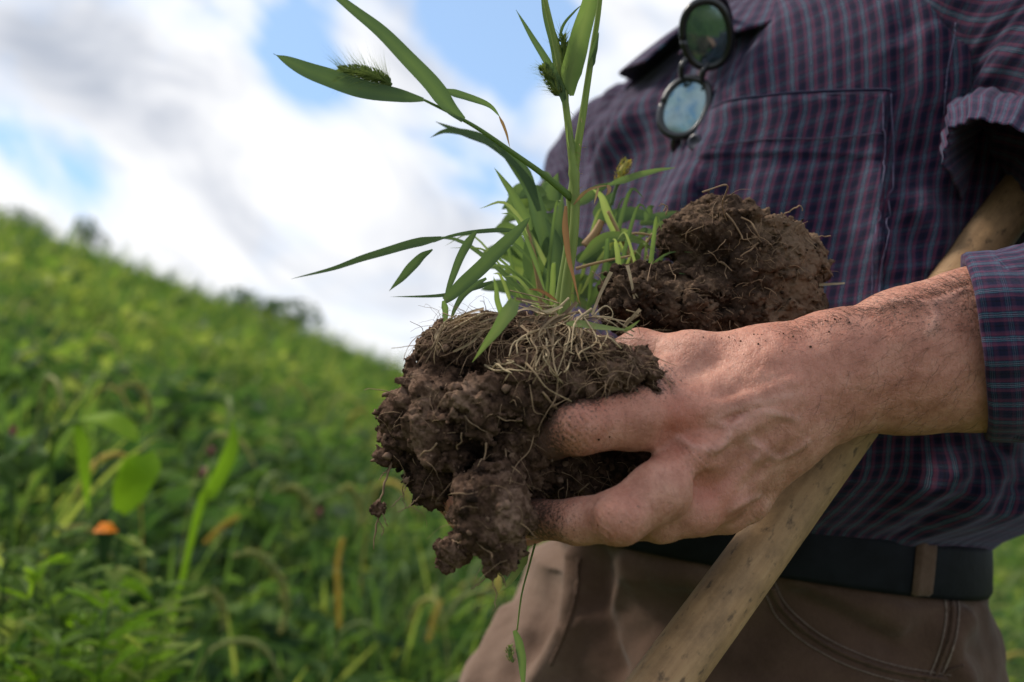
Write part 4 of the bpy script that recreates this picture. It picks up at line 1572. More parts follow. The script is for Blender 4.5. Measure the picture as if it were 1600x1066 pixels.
def lens(c, n_, rx, ry, tilt):
    A = np.cross(zup, n_)
    A /= np.linalg.norm(A)
    B = np.cross(n_, A)
    A, B = A * math.cos(tilt) + B * math.sin(tilt), B * math.cos(tilt) - A * math.sin(tilt)
    a = np.linspace(0, 2 * math.pi, 49)
    rim = np.array([c + A * rx * np.sign(math.cos(x)) * abs(math.cos(x)) ** 0.9 + B * ry * np.sign(math.sin(x)) * abs(math.sin(x)) ** 0.9 for x in a])
    fr = Bag()
    fr.add(*tube(w_of(rim), 0.0031, 10))
    fo = fr.build('lens_frame', M['plastic'], SG)
    rows = [c + (rim[:-1] - c) * k_ + n_ * (0.0035 * (1 - k_ ** 2) + 0.0004) for k_ in (0.0, 0.25, 0.5, 0.75, 0.98)]
    V = np.concatenate(rows)
    k = 48
    Q = np.array([(i * k + j, i * k + (j + 1) % k, (i + 1) * k + (j + 1) % k, (i + 1) * k + j) for i in range(4) for j in range(k)])
    mesh_obj('lens', w_of(V), Q, M['lens'], SG)
    return rim


r1 = lens(L1, nrm_up, 0.0175, 0.0245, -0.5)
r2 = lens(L2, nrm, 0.0180, 0.0235, -0.05)
br = Bag()
br.add(*tube(w_of(path([L1 - zup * 0.020 + side * 0.010, (L1 + L2) / 2 + nrm * 0.004 + side * 0.011, L2 + zup * 0.021 + side * 0.010], 12)), 0.0022, 8))
br.add(*tube(w_of(path([L1 - zup * 0.020 - side * 0.008, (L1 + L2) / 2 + nrm * 0.003 - side * 0.007, L2 + zup * 0.021 - side * 0.008], 12)), 0.0017, 8))
br.build('bridge', M['plastic'], SG)
tb = Bag()
tb.add(*tube(w_of(path([L2 - zup * 0.024, L2 - zup * 0.030 - nrm * 0.004, L2 - zup * 0.026 - nrm * 0.010, L2 + zup * 0.02 - nrm * 0.013, L2 + zup * 0.05 - nrm * 0.018], 24)), 0.0034, 8, 0.5))
tb.build('temple_arm', M['plastic'], SG)
tb = Bag()
tb.add(*tube(w_of(path([L1 + zup * 0.022, L1 + zup * 0.03 - nrm * 0.006, L1 + zup * 0.030 - nrm * 0.030, L1 + zup * 0.02 - nrm * 0.09], 24)), 0.0034, 8, 0.5))
tb.build('temple_arm', M['plastic'], SG)

# ================================================================== the tool handle
HA, HB = q(1590, 310, 0.660), q(1037, 1066, 0.505)
dr = (HA - HB) / np.linalg.norm(HA - HB)
A0, A1 = w_of(HA + dr * 0.16), w_of(HB)
dw = (A1 - A0) / np.linalg.norm(A1 - A0)
tt = 0.0
while A1[2] + dw[2] * tt > float(ground_z(A1[0] + dw[0] * tt, A1[1] + dw[1] * tt)) and tt < 1.5:
    tt += 0.01
A2 = A1 + dw * tt
TL = thing('tool_handle', A2, 'long worn wooden tool handle held under the arm, slanting across the body', 'tool handle')
n = 240
P = A0 + (A2 - A0) * np.linspace(0, 1, n)[:, None]
s = np.linspace(0, 1, n)
ln = s * np.linalg.norm(A2 - A0)
T, A, B = frames(P, (0.13, 0.21, 0.97))
P = P + A * (0.0012 * np.sin(ln * 9))[:, None]
a = np.linspace(0, 2 * math.pi, 41)
rad = 0.0152 + 0.0004 * np.sin(ln * 14)
V = P[:, None] + rad[:, None, None] * (np.cos(a)[None, :, None] * A[:, None] + np.sin(a)[None, :, None] * B[:, None])
V = V + 0.0004 * fbm(V * 60, 2)[..., None] * A[:, None]
i, j = np.meshgrid(np.arange(n - 1), np.arange(40), indexing='ij')
Q = np.stack((i * 41 + j, i * 41 + j + 1, (i + 1) * 41 + j + 1, (i + 1) * 41 + j), -1).reshape(-1, 4)
uv = np.stack((np.tile(a * 0.0165, (n, 1)), np.repeat(ln[:, None], 41, 1)), -1).reshape(-1, 2)
mesh_obj('shaft', w_of(c_of(V.reshape(-1, 3))), Q, M['wood'], TL, uv=uv)

# ================================================================== the two clods of soil
def clod(lo, hi, lumps, name_seed, h=0.00095, big=0.0045, ped=0.0044, crumb=0.0021, fine=0.0020, carve=()):
    f = Field(lo, hi, h)
    for c, r, k in lumps:
        f.ell(q(*c), r, k)
    for c, r, k in carve:
        f.ell(q(*c), r, k, True)
    idx, P = f.band(0.016)
    d = -big * fbm(P * 45 + name_seed, 3, 0.6) * 1.6
    f.D[idx] += d.astype(np.float32)
    idx, P = f.band(0.0085)
    W = P + 0.005 * np.stack((vnoise(P * 90 + name_seed), vnoise(P * 90 + 9 + name_seed), vnoise(P * 90 + 17 + name_seed)), -1)
    w1, id1 = worley(W * 105 + name_seed)
    d = ped * (w1 * 1.5 - 0.75) - 0.0042 * (id1 - 0.5)
    f.D[idx] += d.astype(np.float32)
    idx, P = f.band(0.004)
    W = P + 0.0022 * np.stack((vnoise(P * 260 + name_seed), vnoise(P * 260 + 9), vnoise(P * 260 + 17)), -1)
    w2, id2 = worley(W * 250 + name_seed * 2)
    rough = 0.5 + 1.3 * np.clip(fbm(P * 55 + 3 + name_seed, 2) + 0.35, 0, 1)
    d = (crumb * (w2 * 1.4 - 0.7) + 0.0012 * (id2 - 0.5) - fine * fbm(P * 330, 3, 0.65)) * rough
    f.D[idx] += d.astype(np.float32)
    V, Q = f.mesh()
    N = normals(V, Q)
    w3, id3 = worley(V * 560)
    V = V - N * (0.0011 * (w3 * 1.4 - 0.7) + 0.0005 * vnoise(V * 1300))[:, None]
    N = normals(V, Q)
    w3, id3 = worley(V * 250 + name_seed * 2)
    tint = np.clip(0.5 + 0.5 * fbm(V * 38 + name_seed, 3) + 0.30 * (id3 - 0.5), 0, 1)
    return V, Q, N, tint


def keep_main(V, Q, minv=60):
    """drops specks cut loose by the noise"""
    par = np.arange(len(V))
    E = np.vstack([np.stack((Q[:, k], Q[:, (k + 1) % 4]), -1) for k in range(4)])
    for _ in range(400):
        a = par.copy()
        m = np.minimum(par[E[:, 0]], par[E[:, 1]])
        np.minimum.at(a, E[:, 0], m)
        np.minimum.at(a, E[:, 1], m)
        a = a[a]
        if (a == par).all():
            break
        par = a
    cnt = np.bincount(par, minlength=len(V))
    return Q[cnt[par[Q[:, 0]]] >= minv]


FRONT = [((800, 640, .545), (.048, .040, .042), .012), ((700, 655, .512), (.029, .030, .030), .010), ((650, 660, .510), (.016, .018, .018), .008),
         ((760, 560, .535), (.034, .024, .036), .012), ((690, 590, .530), (.015, .014, .020), .010), ((860, 560, .535), (.030, .020, .034), .012), ((965, 576, .488), (.0215, .0105, .016), .008), ((910, 588, .492), (.020, .013, .018), .010),
         ((835, 610, .492), (.020, .018, .022), .010), ((800, 690, .505), (.024, .020, .026), .010), ((690, 735, .505), (.018, .017, .018), .008),
         ((895, 745, .530), (.034, .021, .024), .012), ((945, 748, .538), (.024, .019, .020), .008), ((990, 732, .548), (.022, .022, .018), .008), ((850, 700, .525), (.030, .026, .028), .012), ((772, 790, .470), (.0165, .0185, .015), .007), ((770, 828, .470), (.0125, .013, .011), .006), ((772, 862, .470), (.0065, .0095, .007), .006),
         ((742, 762, .486), (.009, .009, .010), .007), ((614, 712, .505), (.009, .0075, .008), .006), ((740, 640, .478), (.014, .016, .010), .008), ((705, 690, .485), (.014, .014, .010), .008)]
FV_, FQ_, FN_, FT_ = clod((-0.085, -0.125, 0.44), (0.090, 0.020, 0.595), FRONT, 1.0, carve=[((655, 570, .53), (.006, .008, .02), .003), ((735, 745, .49), (.004, .006, .008), .003)])
FQ_ = keep_main(FV_, FQ_, 300)
C1 = thing('soil_clod', w_of(q(800, 760, .53)), 'crumbly dark soil clod with grass growing from its top, gripped in the near hand', 'soil clod', 'soil clods held in the arms')
mesh_obj('clod_body', w_of(FV_), FQ_, M['soil'], C1, attrs={'tint': FT_})
CS1 = Surf(FV_, FQ_)

BACK = [((1160, 430, .590), (.040, .036, .040), .010), ((1228, 435, .585), (.018, .032, .034), .008), ((1110, 365, .585), (.023, .018, .026), .010),
        ((1125, 330, .578), (.012, .009, .014), .007), ((1030, 460, .575), (.030, .018, .030), .010), ((975, 470, .570), (.013, .015, .022), .008), ((1190, 365, .580), (.022, .012, .024), .008),
        ((1080, 490, .575), (.045, .016, .03), .012), ((1255, 405, .578), (.009, .013, .016), .006), ((1200, 500, .580), (.028, .013, .028), .010), ((1060, 375, .580), (.010, .010, .012), .006), ((1150, 350, .566), (.010, .012, .008), .006)]
BV_, BQ_, BN_, BT_ = clod((0.035, -0.020, 0.515), (0.195, 0.098, 0.645), BACK, 4.0, crumb=0.0010, fine=0.0026, carve=[((1110, 405, .552), (.014, .006, .008), .004), ((1050, 430, .552), (.012, .005, .008), .004), ((1100, 470, .55), (.013, .006, .008), .004)])
BQ_ = keep_main(BV_, BQ_, 300)
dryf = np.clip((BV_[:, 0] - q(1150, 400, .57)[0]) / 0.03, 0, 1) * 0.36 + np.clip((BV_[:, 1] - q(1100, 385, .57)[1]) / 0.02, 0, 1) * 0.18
C2 = thing('soil_clod', w_of(q(1130, 510, .59)), 'lumpy brown soil clod resting on the forearm against the shirt', 'soil clod', 'soil clods held in the arms')
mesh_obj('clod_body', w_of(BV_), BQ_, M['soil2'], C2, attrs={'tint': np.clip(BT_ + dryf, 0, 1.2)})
CS2 = Surf(BV_, BQ_)

# small lump hanging by a root, and one lower left
for px, py, d, r, seed in ((710, 853, .480, (.0060, .0080, .006), 11.0), (722, 806, .482, (.0045, .005, .005), 14.0)):
    c = q(px, py, d)
    v_, q_, n_, t_ = clod(c - 0.016, c + 0.016, [((px, py, d), r, .004)], seed, 0.0007, 0.0035, 0.0022, 0.001)
    q_ = keep_main(v_, q_, 200)
    mesh_obj('hanging_lump', w_of(v_), q_, M['soil'], C1, attrs={'tint': t_})

# loose crumbs stuck to the faces
ICO_V = np.array([(0, 0, -1), (.72, -.53, -.45), (-.28, -.85, -.45), (-.89, 0, -.45), (-.28, .85, -.45), (.72, .53, -.45), (.28, -.85, .45), (-.72, -.53, .45), (-.72, .53, .45), (.28, .85, .45), (.89, 0, .45), (0, 0, 1)])
ICO_F = np.array([(0, 1, 2), (1, 0, 5), (0, 2, 3), (0, 3, 4), (0, 4, 5), (1, 5, 10), (2, 1, 6), (3, 2, 7), (4, 3, 8), (5, 4, 9), (1, 10, 6), (2, 6, 7), (3, 7, 8), (4, 8, 9), (5, 9, 10), (6, 10, 11), (7, 6, 11), (8, 7, 11), (9, 8, 11), (10, 9, 11)])


def crumbs(V, N, Q, n, parent, mat, rmin, rmax, zmax, extra=None):
    used = np.unique(Q)
    used = used[(N[used, 2] < 0.3)]
    pick = rng.choice(used, n)
    b = Bag()
    for p in pick:
        r = rmin * (rmax / rmin) ** (rng.random() ** 2.2)
        vv = ICO_V * r * rng.uniform(0.45, 1.35, (12, 1)) * rng.uniform(0.6, 1.25, 3)
        b.add(w_of(V[p] + N[p] * r * 0.35 + vv), np.zeros((0, 4), int), ICO_F, np.clip(rng.normal(0.55, 0.25), 0, 1))
    b.build('soil_crumbs', mat, parent, kind='stuff')


crumbs(FV_, FN_, FQ_, 1500, C1, M['soil'], 0.0004, 0.0026, 0)
crumbs(BV_, BN_, BQ_, 700, C2, M['soil2'], 0.0004, 0.0022, 0)

# soil rubbed into the skin where it touches the clod
fd = np.array([(lambda h: h[3] if h[3] is not None else 0.02)(CS1.b.find_nearest(Vector(p), 0.02)) for p in HV])
full = np.zeros(len(BODY.data.vertices), np.float32)
BODY.data.attributes['dirt'].data.foreach_get('value', full)
full[:len(HV)] += (0.75 * np.exp(-fd / 0.0045) + 0.25 * np.exp(-fd / 0.014)).astype(np.float32)
BODY.data.attributes['dirt'].data.foreach_set('value', full)
# soil pressed and crumbled along the fingers
near = np.array([(lambda h: h[3] if h[3] is not None else 9.0)(CS1.b.find_nearest(Vector(p), 0.004)) for p in HV[::6]])
idx = np.nonzero(near < 0.0030)[0] * 6
pb = Bag()
for p_ in rng.choice(idx, min(900, len(idx))):
    r = 0.00028 * 5.0 ** (rng.random() ** 1.8)
    pb.add(w_of(HV[p_] + HN[p_] * r * 0.3 + rng.normal(0, 0.0005, 3) + ICO_V * r * rng.uniform(0.5, 1.3, (12, 1)) * rng.uniform(0.7, 1.2, 3)), np.zeros((0, 4), int), ICO_F, np.clip(rng.normal(.5, .2), 0, 1))
pb.build('soil_crumbs', M['soil'], C1, kind='stuff')

# grains that fell on the hand
hb = Bag()
for _ in range(150):
    u_ = rng.random()
    if u_ < 0.55:
        px = rng.uniform(1090, 1330)
        py = np.interp(px, (1080, 1150, 1220, 1300), (524, 522, 520, 494)) + abs(rng.normal(0, 12)) + 1
    else:
        px, py = rng.normal(865, 40), rng.normal(690, 75)
    p, n_, _ = HS.hit(px, py)
    if p is None:
        continue
    n_ = n_ if n_[2] < 0 else -n_
    r = 0.00013 * (5.0 ** (rng.random() ** 2.5))
    hb.add(w_of(p + n_ * r * 0.4 + ICO_V * r * rng.uniform(0.7, 1.2, (12, 1))), np.zeros((0, 4), int), ICO_F, rng.random())
hb.build('soil_crumbs', M['soil'], C1, kind='stuff')


# ---- roots and straw
def wander(p, d0, L, n=9, curl=0.5, grav=0.0):
    P = [np.array(p)]
    d = np.array(d0, float)
    d /= np.linalg.norm(d)
    for _ in range(n - 1):
        d = d + rng.normal(0, curl, 3) + np.array((0, -grav, 0))
        d /= np.linalg.norm(d)
        P.append(P[-1] + d * L / (n - 1))
    return np.array(P)


def on(surf, px, py, off=0.0015):
    p, n_, _ = surf.hit(px, py)
    if p is None:
        return None
    n_ = n_ if n_[2] < 0 else -n_
    return p + n_ * off


def laid(surf, pts, off=0.0012, n=24):
    out = []
    for p in path(np.array([(a, b, 0.0) for a, b in pts]), n):
        h = on(surf, p[0], p[1], off)
        if h is None:
            h = q(p[0], p[1], out[-1][2] if out else 0.5)
        out.append(h)
    out = np.array(out)
    # let it bridge the hollows instead of following every crumb
    for _ in range(10):
        z = out[:, 2].copy()
        z[1:-1] = np.minimum(z[1:-1], (z[:-2] + z[2:]) / 2)
        out[:, 2] = z
    return out


def strand(name, P, r0, r1, mat, parent, sides=5, tint=0.5):
    b = Bag()
    rr = np.linspace(r0, r1, len(P)) * (1 + 0.15 * rng.normal(size=len(P)))
    b.add(*tube(w_of(P), rr, sides), a=tint)
    return b.build(name, mat, parent)


# roots that read one by one on the front clod
ROOTS = [([(856, 610), (870, 640), (890, 668), (908, 690), (914, 700)], .0013, .0006, .006), ([(790, 700), (800, 728), (820, 752), (833, 770)], .0008, .0003, .002),
         ([(835, 680), (820, 705), (806, 735), (796, 758)], .0006, .0003, .003), ([(760, 690), (757, 712), (746, 730)], .0009, .0005, .002),
         ([(722, 675), (718, 690), (716, 702)], .0009, .0006, .002), ([(920, 756), (908, 765), (906, 780)], .0008, .0003, .003), ([(883, 762), (874, 770), (871, 782)], .0006, .0003, .003),
         ([(780, 650), (800, 655), (818, 656)], .0007, .0004, .002), ([(830, 600), (834, 640), (850, 655)], .0008, .0004, .003), ([(870, 590), (862, 625), (846, 650), (838, 668)], .0008, .0004, .003),
         ([(684, 690), (672, 702), (656, 712)], .0010, .0005, .002), ([(728, 650), (745, 665), (762, 672)], .0008, .0004, .002), ([(860, 640), (880, 620), (905, 612), (925, 600)], .0007, .0003, .003),
         ([(925, 570), (945, 585), (975, 580), (1000, 590)], .0005, .0003, .002), ([(905, 560), (930, 556), (955, 548), (985, 552)], .0005, .0003, .002), ([(948, 600), (935, 622), (915, 630)], .0005, .0003, .002),
         ([(785, 560), (800, 585), (812, 600)], .0006, .0003, .002), ([(700, 770), (720, 772), (745, 770)], .0005, .0003, .002), ([(800, 780), (810, 795), (815, 815)], .0004, .0002, .002)]
for pts, r0, r1, off in ROOTS:
    K = laid(CS1, pts, off * 0.6, 9)
    strand('root', path(K[::2], 22), r0 * 0.55, r1 * 0.55, M['root'], C1)
# roots hanging free below and left of the clod
for pts, r0, r1 in (([(612, 722, .502), (605, 745, .500), (596, 775, .499), (590, 800, .499), (588, 830, .498), (582, 858, .498)], .0007, .0003),
                    ([(592, 792, .499), (600, 808, .497), (606, 822, .497)], .0004, .0002), ([(590, 810, .498), (598, 826, .498), (597, 836, .498)], .0003, .0002),
                    ([(640, 745, .495), (628, 775, .492), (612, 792, .49)], .0003, .0002), ([(632, 735, .498), (630, 770, .496), (634, 795, .495)], .0003, .0002),
                    ([(655, 775, .492), (640, 790, .49), (622, 800, .49)], .0003, .0002), ([(770, 880, .470), (768, 905, .470), (776, 930, .471), (772, 955, .471)], .0004, .0002),
                    ([(775, 890, .470), (786, 905, .469), (790, 915, .469)], .0004, .0002), ([(766, 895, .471), (748, 912, .473), (735, 922, .474)], .0003, .0002),
                    ([(700, 842, .480), (718, 848, .472), (735, 846, .474)], .0005, .0003), ([(720, 800, .481), (708, 802, .480), (694, 800, .479)], .0005, .0003),
                    ([(728, 790, .484), (730, 805, .483), (722, 830, .482), (716, 846, .481)], .0005, .0004), ([(612, 730, .503), (600, 738, .502), (592, 750, .502)], .0005, .0002)):
    strand('root', path([q(*p) for p in pts], 20) + rng.normal(0, 0.0003, (20, 3)), r0, r1, M['root'], C1)
lb = Bag()
c = q(590, 795, .499)
v_, q_, n_, t_ = clod(c - 0.008, c + 0.008, [((590, 795, .499), (.0028, .0032, .003), .002)], 21.0, 0.0005, 0.0012, 0.0009, 0.0006)
mesh_obj('hanging_lump', w_of(v_), keep_main(v_, q_, 60), M['soil'], C1, attrs={'tint': t_})

ROOTS2 = [([(1098, 300), (1112, 315), (1128, 330), (1135, 345)], .0008, .0005, .002), ([(1135, 335), (1150, 355), (1160, 372), (1178, 370)], .0010, .0006, .003),
          ([(1155, 340), (1170, 352), (1180, 366), (1184, 372)], .0010, .0006, .003), ([(1120, 408), (1132, 412), (1142, 422), (1148, 422)], .0008, .0005, .003), ([(1128, 412), (1134, 428), (1134, 440)], .0006, .0003, .003),
          ([(1108, 395), (1118, 404), (1124, 412)], .0004, .0003, .003), ([(1184, 378), (1172, 392), (1156, 402)], .0009, .0006, .002), ([(1010, 440), (1014, 420), (1022, 408)], .0005, .0003, .002),
          ([(1045, 415), (1052, 428), (1053, 440)], .0004, .0003, .002), ([(1120, 502), (1124, 512), (1130, 518)], .0005, .0003, .002), ([(1148, 505), (1156, 514), (1162, 520)], .0005, .0003, .002),
          ([(1196, 448), (1206, 458), (1213, 465)], .0005, .0003, .002), ([(1065, 366), (1085, 358), (1102, 352)], .0005, .0003, .002), ([(1036, 330), (1040, 322), (1032, 318)], .0004, .0003, .002)]
for pts, r0, r1, off in ROOTS2:
    K = laid(CS2, pts, off * 0.6, 9)
    strand('root', path(K[::2], 22), r0 * 0.55, r1 * 0.55, M['root'], C2)
for pts, r0, r1 in (([(1222, 336, .570), (1234, 330, .568), (1250, 322, .566), (1254, 331, .566)], .0004, .0003), ([(1252, 372, .570), (1275, 370, .567), (1298, 368, .565)], .0004, .0003),
                    ([(1040, 336, .573), (1043, 325, .572), (1038, 320, .572), (1030, 322, .572)], .0004, .0003), ([(1165, 332, .57), (1190, 333, .57), (1214, 340, .571)], .0004, .0003)):
    strand('root', path([q(*p) for p in pts], 14) + rng.normal(0, 0.00025, (14, 3)), r0, r1, M['root'], C2)
# flat pale bits of straw
def straw_bit(pts, wd, parent, surf=None, off=0.002, name='straw', tint=0.5, mat='straw'):
    P = laid(surf, pts, off, 12) if surf is not None else path([q(*p) for p in pts], 12)
    b = Bag()
    b.add(*blade(w_of(P), wd, (0.2, -0.9, 0.4), 0.3, lambda t: np.full(len(t), 1.0) - 0.4 * t), a=tint)
    return b.build(name, M[mat], parent)


straw_bit([(1280, 446, .570), (1320, 443, .563)], .0022, C2)
straw_bit([(980, 415, .548), (986, 440, .546), (991, 467, .546)], .0022, C2)
straw_bit([(984, 432, .547), (990, 455, .546), (998, 466, .546)], .0015, C2)
straw_bit([(955, 425, .55), (940, 455, .548), (925, 492, .545)], .0022, C2)

# pale dead stems matted round the foot of the grass
STRAWS = [((868, 492), (838, 530), (852, 560), (865, 585)), ((872, 495), (845, 520), (812, 540), (805, 560)), ((900, 488), (860, 505), (830, 525), (822, 545)), ((880, 500), (870, 540), (868, 575), (872, 592)),
          ((890, 500), (884, 545), (880, 590)), ((860, 500), (820, 510), (800, 520)), ((895, 505), (920, 520), (945, 545)), ((880, 515), (850, 545), (842, 575)), ((905, 500), (930, 500), (950, 512)),
          ((875, 480), (850, 490), (828, 485), (800, 500)), ((845, 545), (858, 565), (868, 600)), ((852, 540), (838, 555), (828, 580)), ((868, 520), (890, 540), (905, 565)), ((915, 490), (890, 515), (885, 550)),
          ((850, 510), (835, 535), (840, 560), (832, 590)), ((870, 505), (862, 530), (858, 555)), ((895, 495), (905, 530), (900, 560)), ((885, 520), (905, 545), (932, 560)), ((820, 520), (840, 530), (870, 528)),
          ((940, 500), (965, 510), (985, 530)), ((910, 515), (940, 535), (960, 548)), ((800, 500), (770, 505), (740, 512)), ((780, 490), (740, 500), (705, 520)), ((760, 495), (720, 510), (690, 535)), ((790, 505), (750, 520), (720, 535)),
          ((740, 500), (710, 515), (685, 550)), ((720, 500), (700, 520), (680, 545), (672, 560)), ((770, 500), (730, 505), (692, 512)), ((692, 510), (685, 530), (688, 548)), ((760, 512), (735, 525), (712, 548)),
          ((775, 565), (790, 570), (798, 578)), ((770, 575), (788, 575), (800, 580)), ((840, 575), (855, 590), (870, 605)), ((1000, 480), (985, 500), (965, 520)), ((815, 470), (840, 478), (868, 474))]
for k, pts in enumerate(STRAWS * 3):
    jit = 0 if k < len(STRAWS) else 11
    pts = [(x + rng.normal(0, jit), y + rng.normal(0, jit * 0.7)) for x, y in pts]
    K = laid(CS1, pts, 0.004 if k % len(STRAWS) < 22 else 0.0015, 7)[[0, 2, 4, 6]]
    K[:, 2] -= rng.uniform(0.0, 0.006)
    P = path(K + rng.normal(0, 0.0008, K.shape), 16)
    mt = M[('straw', 'straw2', 'straw2', 'straw3')[int(rng.integers(0, 4))]]
    if k % 3 == 0:
        b = Bag()
        b.add(*blade(w_of(P), rng.uniform(.0010, .0022), (0.2, -0.8, 0.5), 0.4, lambda t: 1 - 0.5 * t, 1.0))
        b.build('dead_stem', mt, C1)
    else:
        strand('dead_stem', P, rng.uniform(.0003, .0008), rng.uniform(.00015, .0004), mt, C1, 5, rng.random())
fb = Bag()
made = 0
for _ in range(2200):
    u_ = rng.random()
    if u_ < 0.35:
        px, py, L = rng.normal(885, 55), rng.normal(520, 22), rng.uniform(0.010, 0.030)
    elif u_ < 0.62:
        px, py, L = rng.normal(735, 45), rng.normal(512, 13), rng.uniform(0.012, 0.034)
    elif u_ < 0.75:
        px, py, L = rng.normal(960, 40), rng.normal(565, 22), rng.uniform(0.006, 0.018)
    else:
        px, py, L = rng.uniform(610, 1000), rng.uniform(560, 880), rng.uniform(0.006, 0.022)
    p = on(CS1, px, py, 0.0008)
    if p is None:
        continue
    made += 1
    if made > 560:
        break
    d0 = rng.normal(0, 1, 3) * (1, 0.7, 0.4)
    if 0.35 <= u_ < 0.62:
        d0 = np.array((rng.normal(-0.6, 0.6), rng.normal(0.05, 0.35), -0.4))
    P = wander(p, d0 + np.array((0, 0, -0.3)), L, 7, 0.22, 0.10)
    fb.add(*tube(w_of(P), np.linspace(1, 0.5, 7) * 0.00009 * 3.5 ** (rng.random() ** 1.6), 4))
fb.build('fine_roots', M['root'], C1, kind='stuff')
fb = Bag()
for _ in range(320):
    px, py = rng.uniform(935, 1290), rng.uniform(305, 520)
    p = on(CS2, px, py, 0.0006)
    if p is None:
        continue
    top = py < 390
    P = wander(p, rng.normal(0, 1, 3) * (1, 0.8, 0.3) + np.array((0, 0, -0.3)), rng.uniform(0.005, 0.02 if top else 0.012), 7, 0.25, 0.1)
    fb.add(*tube(w_of(P), np.linspace(1, 0.5, 7) * 0.00009 * 3.5 ** (rng.random() ** 1.6), 4))
fb.build('fine_roots', M['root'], C2, kind='stuff')

# ================================================================== the grass growing from the soil
def stem(parent, pts, r0, r1, tint=0.8, mat='grass', name='stem', nodes=()):
    P = path([q(*p) for p in pts], 40)
    r = np.linspace(r0, r1, 40)
    t = np.linspace(0, 1, 40)
    for c in nodes:
        r = r * (1 + 0.45 * np.exp(-((t - c) / 0.018) ** 2))
    b = Bag()
    b.add(*tube(w_of(P), r, 8), a=tint)
    return b.build(name, M[mat], parent)


def leaf(parent, pts, wpx, tint=0.4, mat='grass', hint=None, fold=0.25, n=30, taper=None, twist=0.0, name='leaf'):
    P = path([q(*p) for p in pts], n)
    d = np.mean(P[:, 2])
    if hint is None:
        # leaf faces the viewer's side more or less: its width lies across the picture
        T = P[-1] - P[0]
        hint = w_of(np.cross(T, np.array((T[1], -T[0], 0.0)))) - w_of(np.zeros(3))
        hint = w_of(np.array((0.15, 0.25, -1.0))) - w_of(np.zeros(3))
    b = Bag()
    b.add(*blade(w_of(P), wpx / F * d, hint, fold, taper, twist), a=np.tile((tint - .03, tint + .13, tint + .02), n))
    return b.build(name, M[mat], parent)


def seed_head(parent, pts, r, n=260, bl=0.006, tint=0.35, name='seed_head', wspace=False, core=0.55):
    P = path(pts if wspace else w_of(np.array([q(*p) for p in pts])), 30)
    b = Bag()
    t = np.linspace(0, 1, 30)
    prof = np.clip(np.sin(np.clip(t * 0.93 + 0.07, 0, 1) * math.pi) ** 0.55, 0.15, 1)
    b.add(*tube(P, r * core * prof, 7), a=tint)
    T, A, B = frames(P, (0.3, 0.5, 0.9))
    for k in range(n):
        i = int(rng.integers(1, 29))
        a = rng.uniform(0, 2 * math.pi)
        o = A[i] * math.cos(a) + B[i] * math.sin(a)
        c = P[i] + o * r * core * prof[i]
        g = r * 0.34
        tip = c + (o * 0.8 + T[i] * 0.9) * g * 2.0
        mid = (c + tip) / 2
        s = np.cross(o, T[i]) * g * 0.55
        b.add(np.array((c, mid + s + o * g * .3, tip, mid - s + o * g * .3)), np.array([(0, 1, 2, 3)]), a=np.clip(tint + rng.normal(0, 0.12), 0, 1))
        e = c + (o * 0.85 + T[i] * 0.6 + rng.normal(0, 0.14, 3)) * 1.5 * bl * rng.uniform(0.7, 1.25)
        s = np.cross(o, T[i]) * 0.00013
        b.add(np.array((c + s, c - s, e)), np.zeros((0, 4), int), np.array([(0, 1, 2)]), a=min(1, tint + 0.25))
    return b.build(name, M['seed'], parent)


G1 = thing('grass_plant', w_of(q(885, 500, .515)), 'tall green foxtail grass with two upright stems growing from the clod', 'grass')
stem(G1, [(880, 500, .515), (886, 440, .513), (896, 370, .511), (899, 300, .510), (893, 240, .510), (886, 180, .510), (876, 110, .509), (866, 60, .509), (852, 0, .508), (846, -40, .507)], .0029, .0011, .95, nodes=(0.38,))
stem(G1, [(872, 500, .518), (880, 440, .517), (889, 380, .516), (895, 300, .515), (901, 240, .514), (912, 170, .513), (924, 90, .512), (935, 20, .511), (942, -50, .510)], .0031, .0011, .90, nodes=(0.36,))
stem(G1, [(893, 310, .512), (870, 290, .508), (845, 270, .505), (800, 238, .500), (750, 203, .496), (710, 180, .493), (662, 156, .490)], .0020, .0006, .66)
leaf(G1, [(662, 156, .490), (620, 150, .489), (560, 138, .488), (500, 118, .487), (455, 98, .486), (427, 84, .485)], 33, .36, taper=lambda t: np.clip(np.sin(np.clip(t * 1.0 + 0.04, 0, 1) * math.pi) ** 0.8, 0.03, 1), fold=.15)
leaf(G1, [(724, 188, .493), (700, 165, .491), (672, 130, .489), (640, 95, .487), (600, 55, .486), (560, 22, .485), (520, -10, .484), (490, -30, .484)], 30, .38, fold=.2)
leaf(G1, [(690, 140, .494), (715, 148, .498), (745, 157, .503), (768, 168, .508), (782, 184, .512)], 14, .36)
leaf(G1, [(780, 182, .512), (790, 205, .514), (797, 232, .516)], 5, .5, mat='dryleaf')
leaf(G1, [(893, 150, .510), (892, 115, .507), (903, 70, .504), (917, 20, .502), (926, -30, .500), (930, -70, .500)], 34, .66, fold=.35, taper=lambda t: np.clip(np.minimum(0.2 + 4 * t, 1) * (1 - t ** 3), 0.05, 1))
leaf(G1, [(885, 170, .511), (876, 120, .512), (866, 70, .514), (852, 20, .516), (845, -20, .518)], 20, .36, fold=.3)
leaf(G1, [(884, 170, .509), (872, 130, .506), (850, 90, .503), (826, 50, .500), (806, 15, .498)], 15, .34)
leaf(G1, [(874, 62, .509), (880, 40, .507), (896, 20, .505), (912, 5, .503)], 5, .3)
leaf(G1, [(921, 110, .512), (928, 80, .510), (936, 50, .509)], 12, .35)
leaf(G1, [(896, 240, .5095), (890, 215, .509), (887, 190, .5085)], 13, .75, fold=.5)
seed_head(G1, [(876, 150, .508), (866, 135, .507), (856, 118, .506), (848, 103, .505)], .0034, 260, .006, .26)
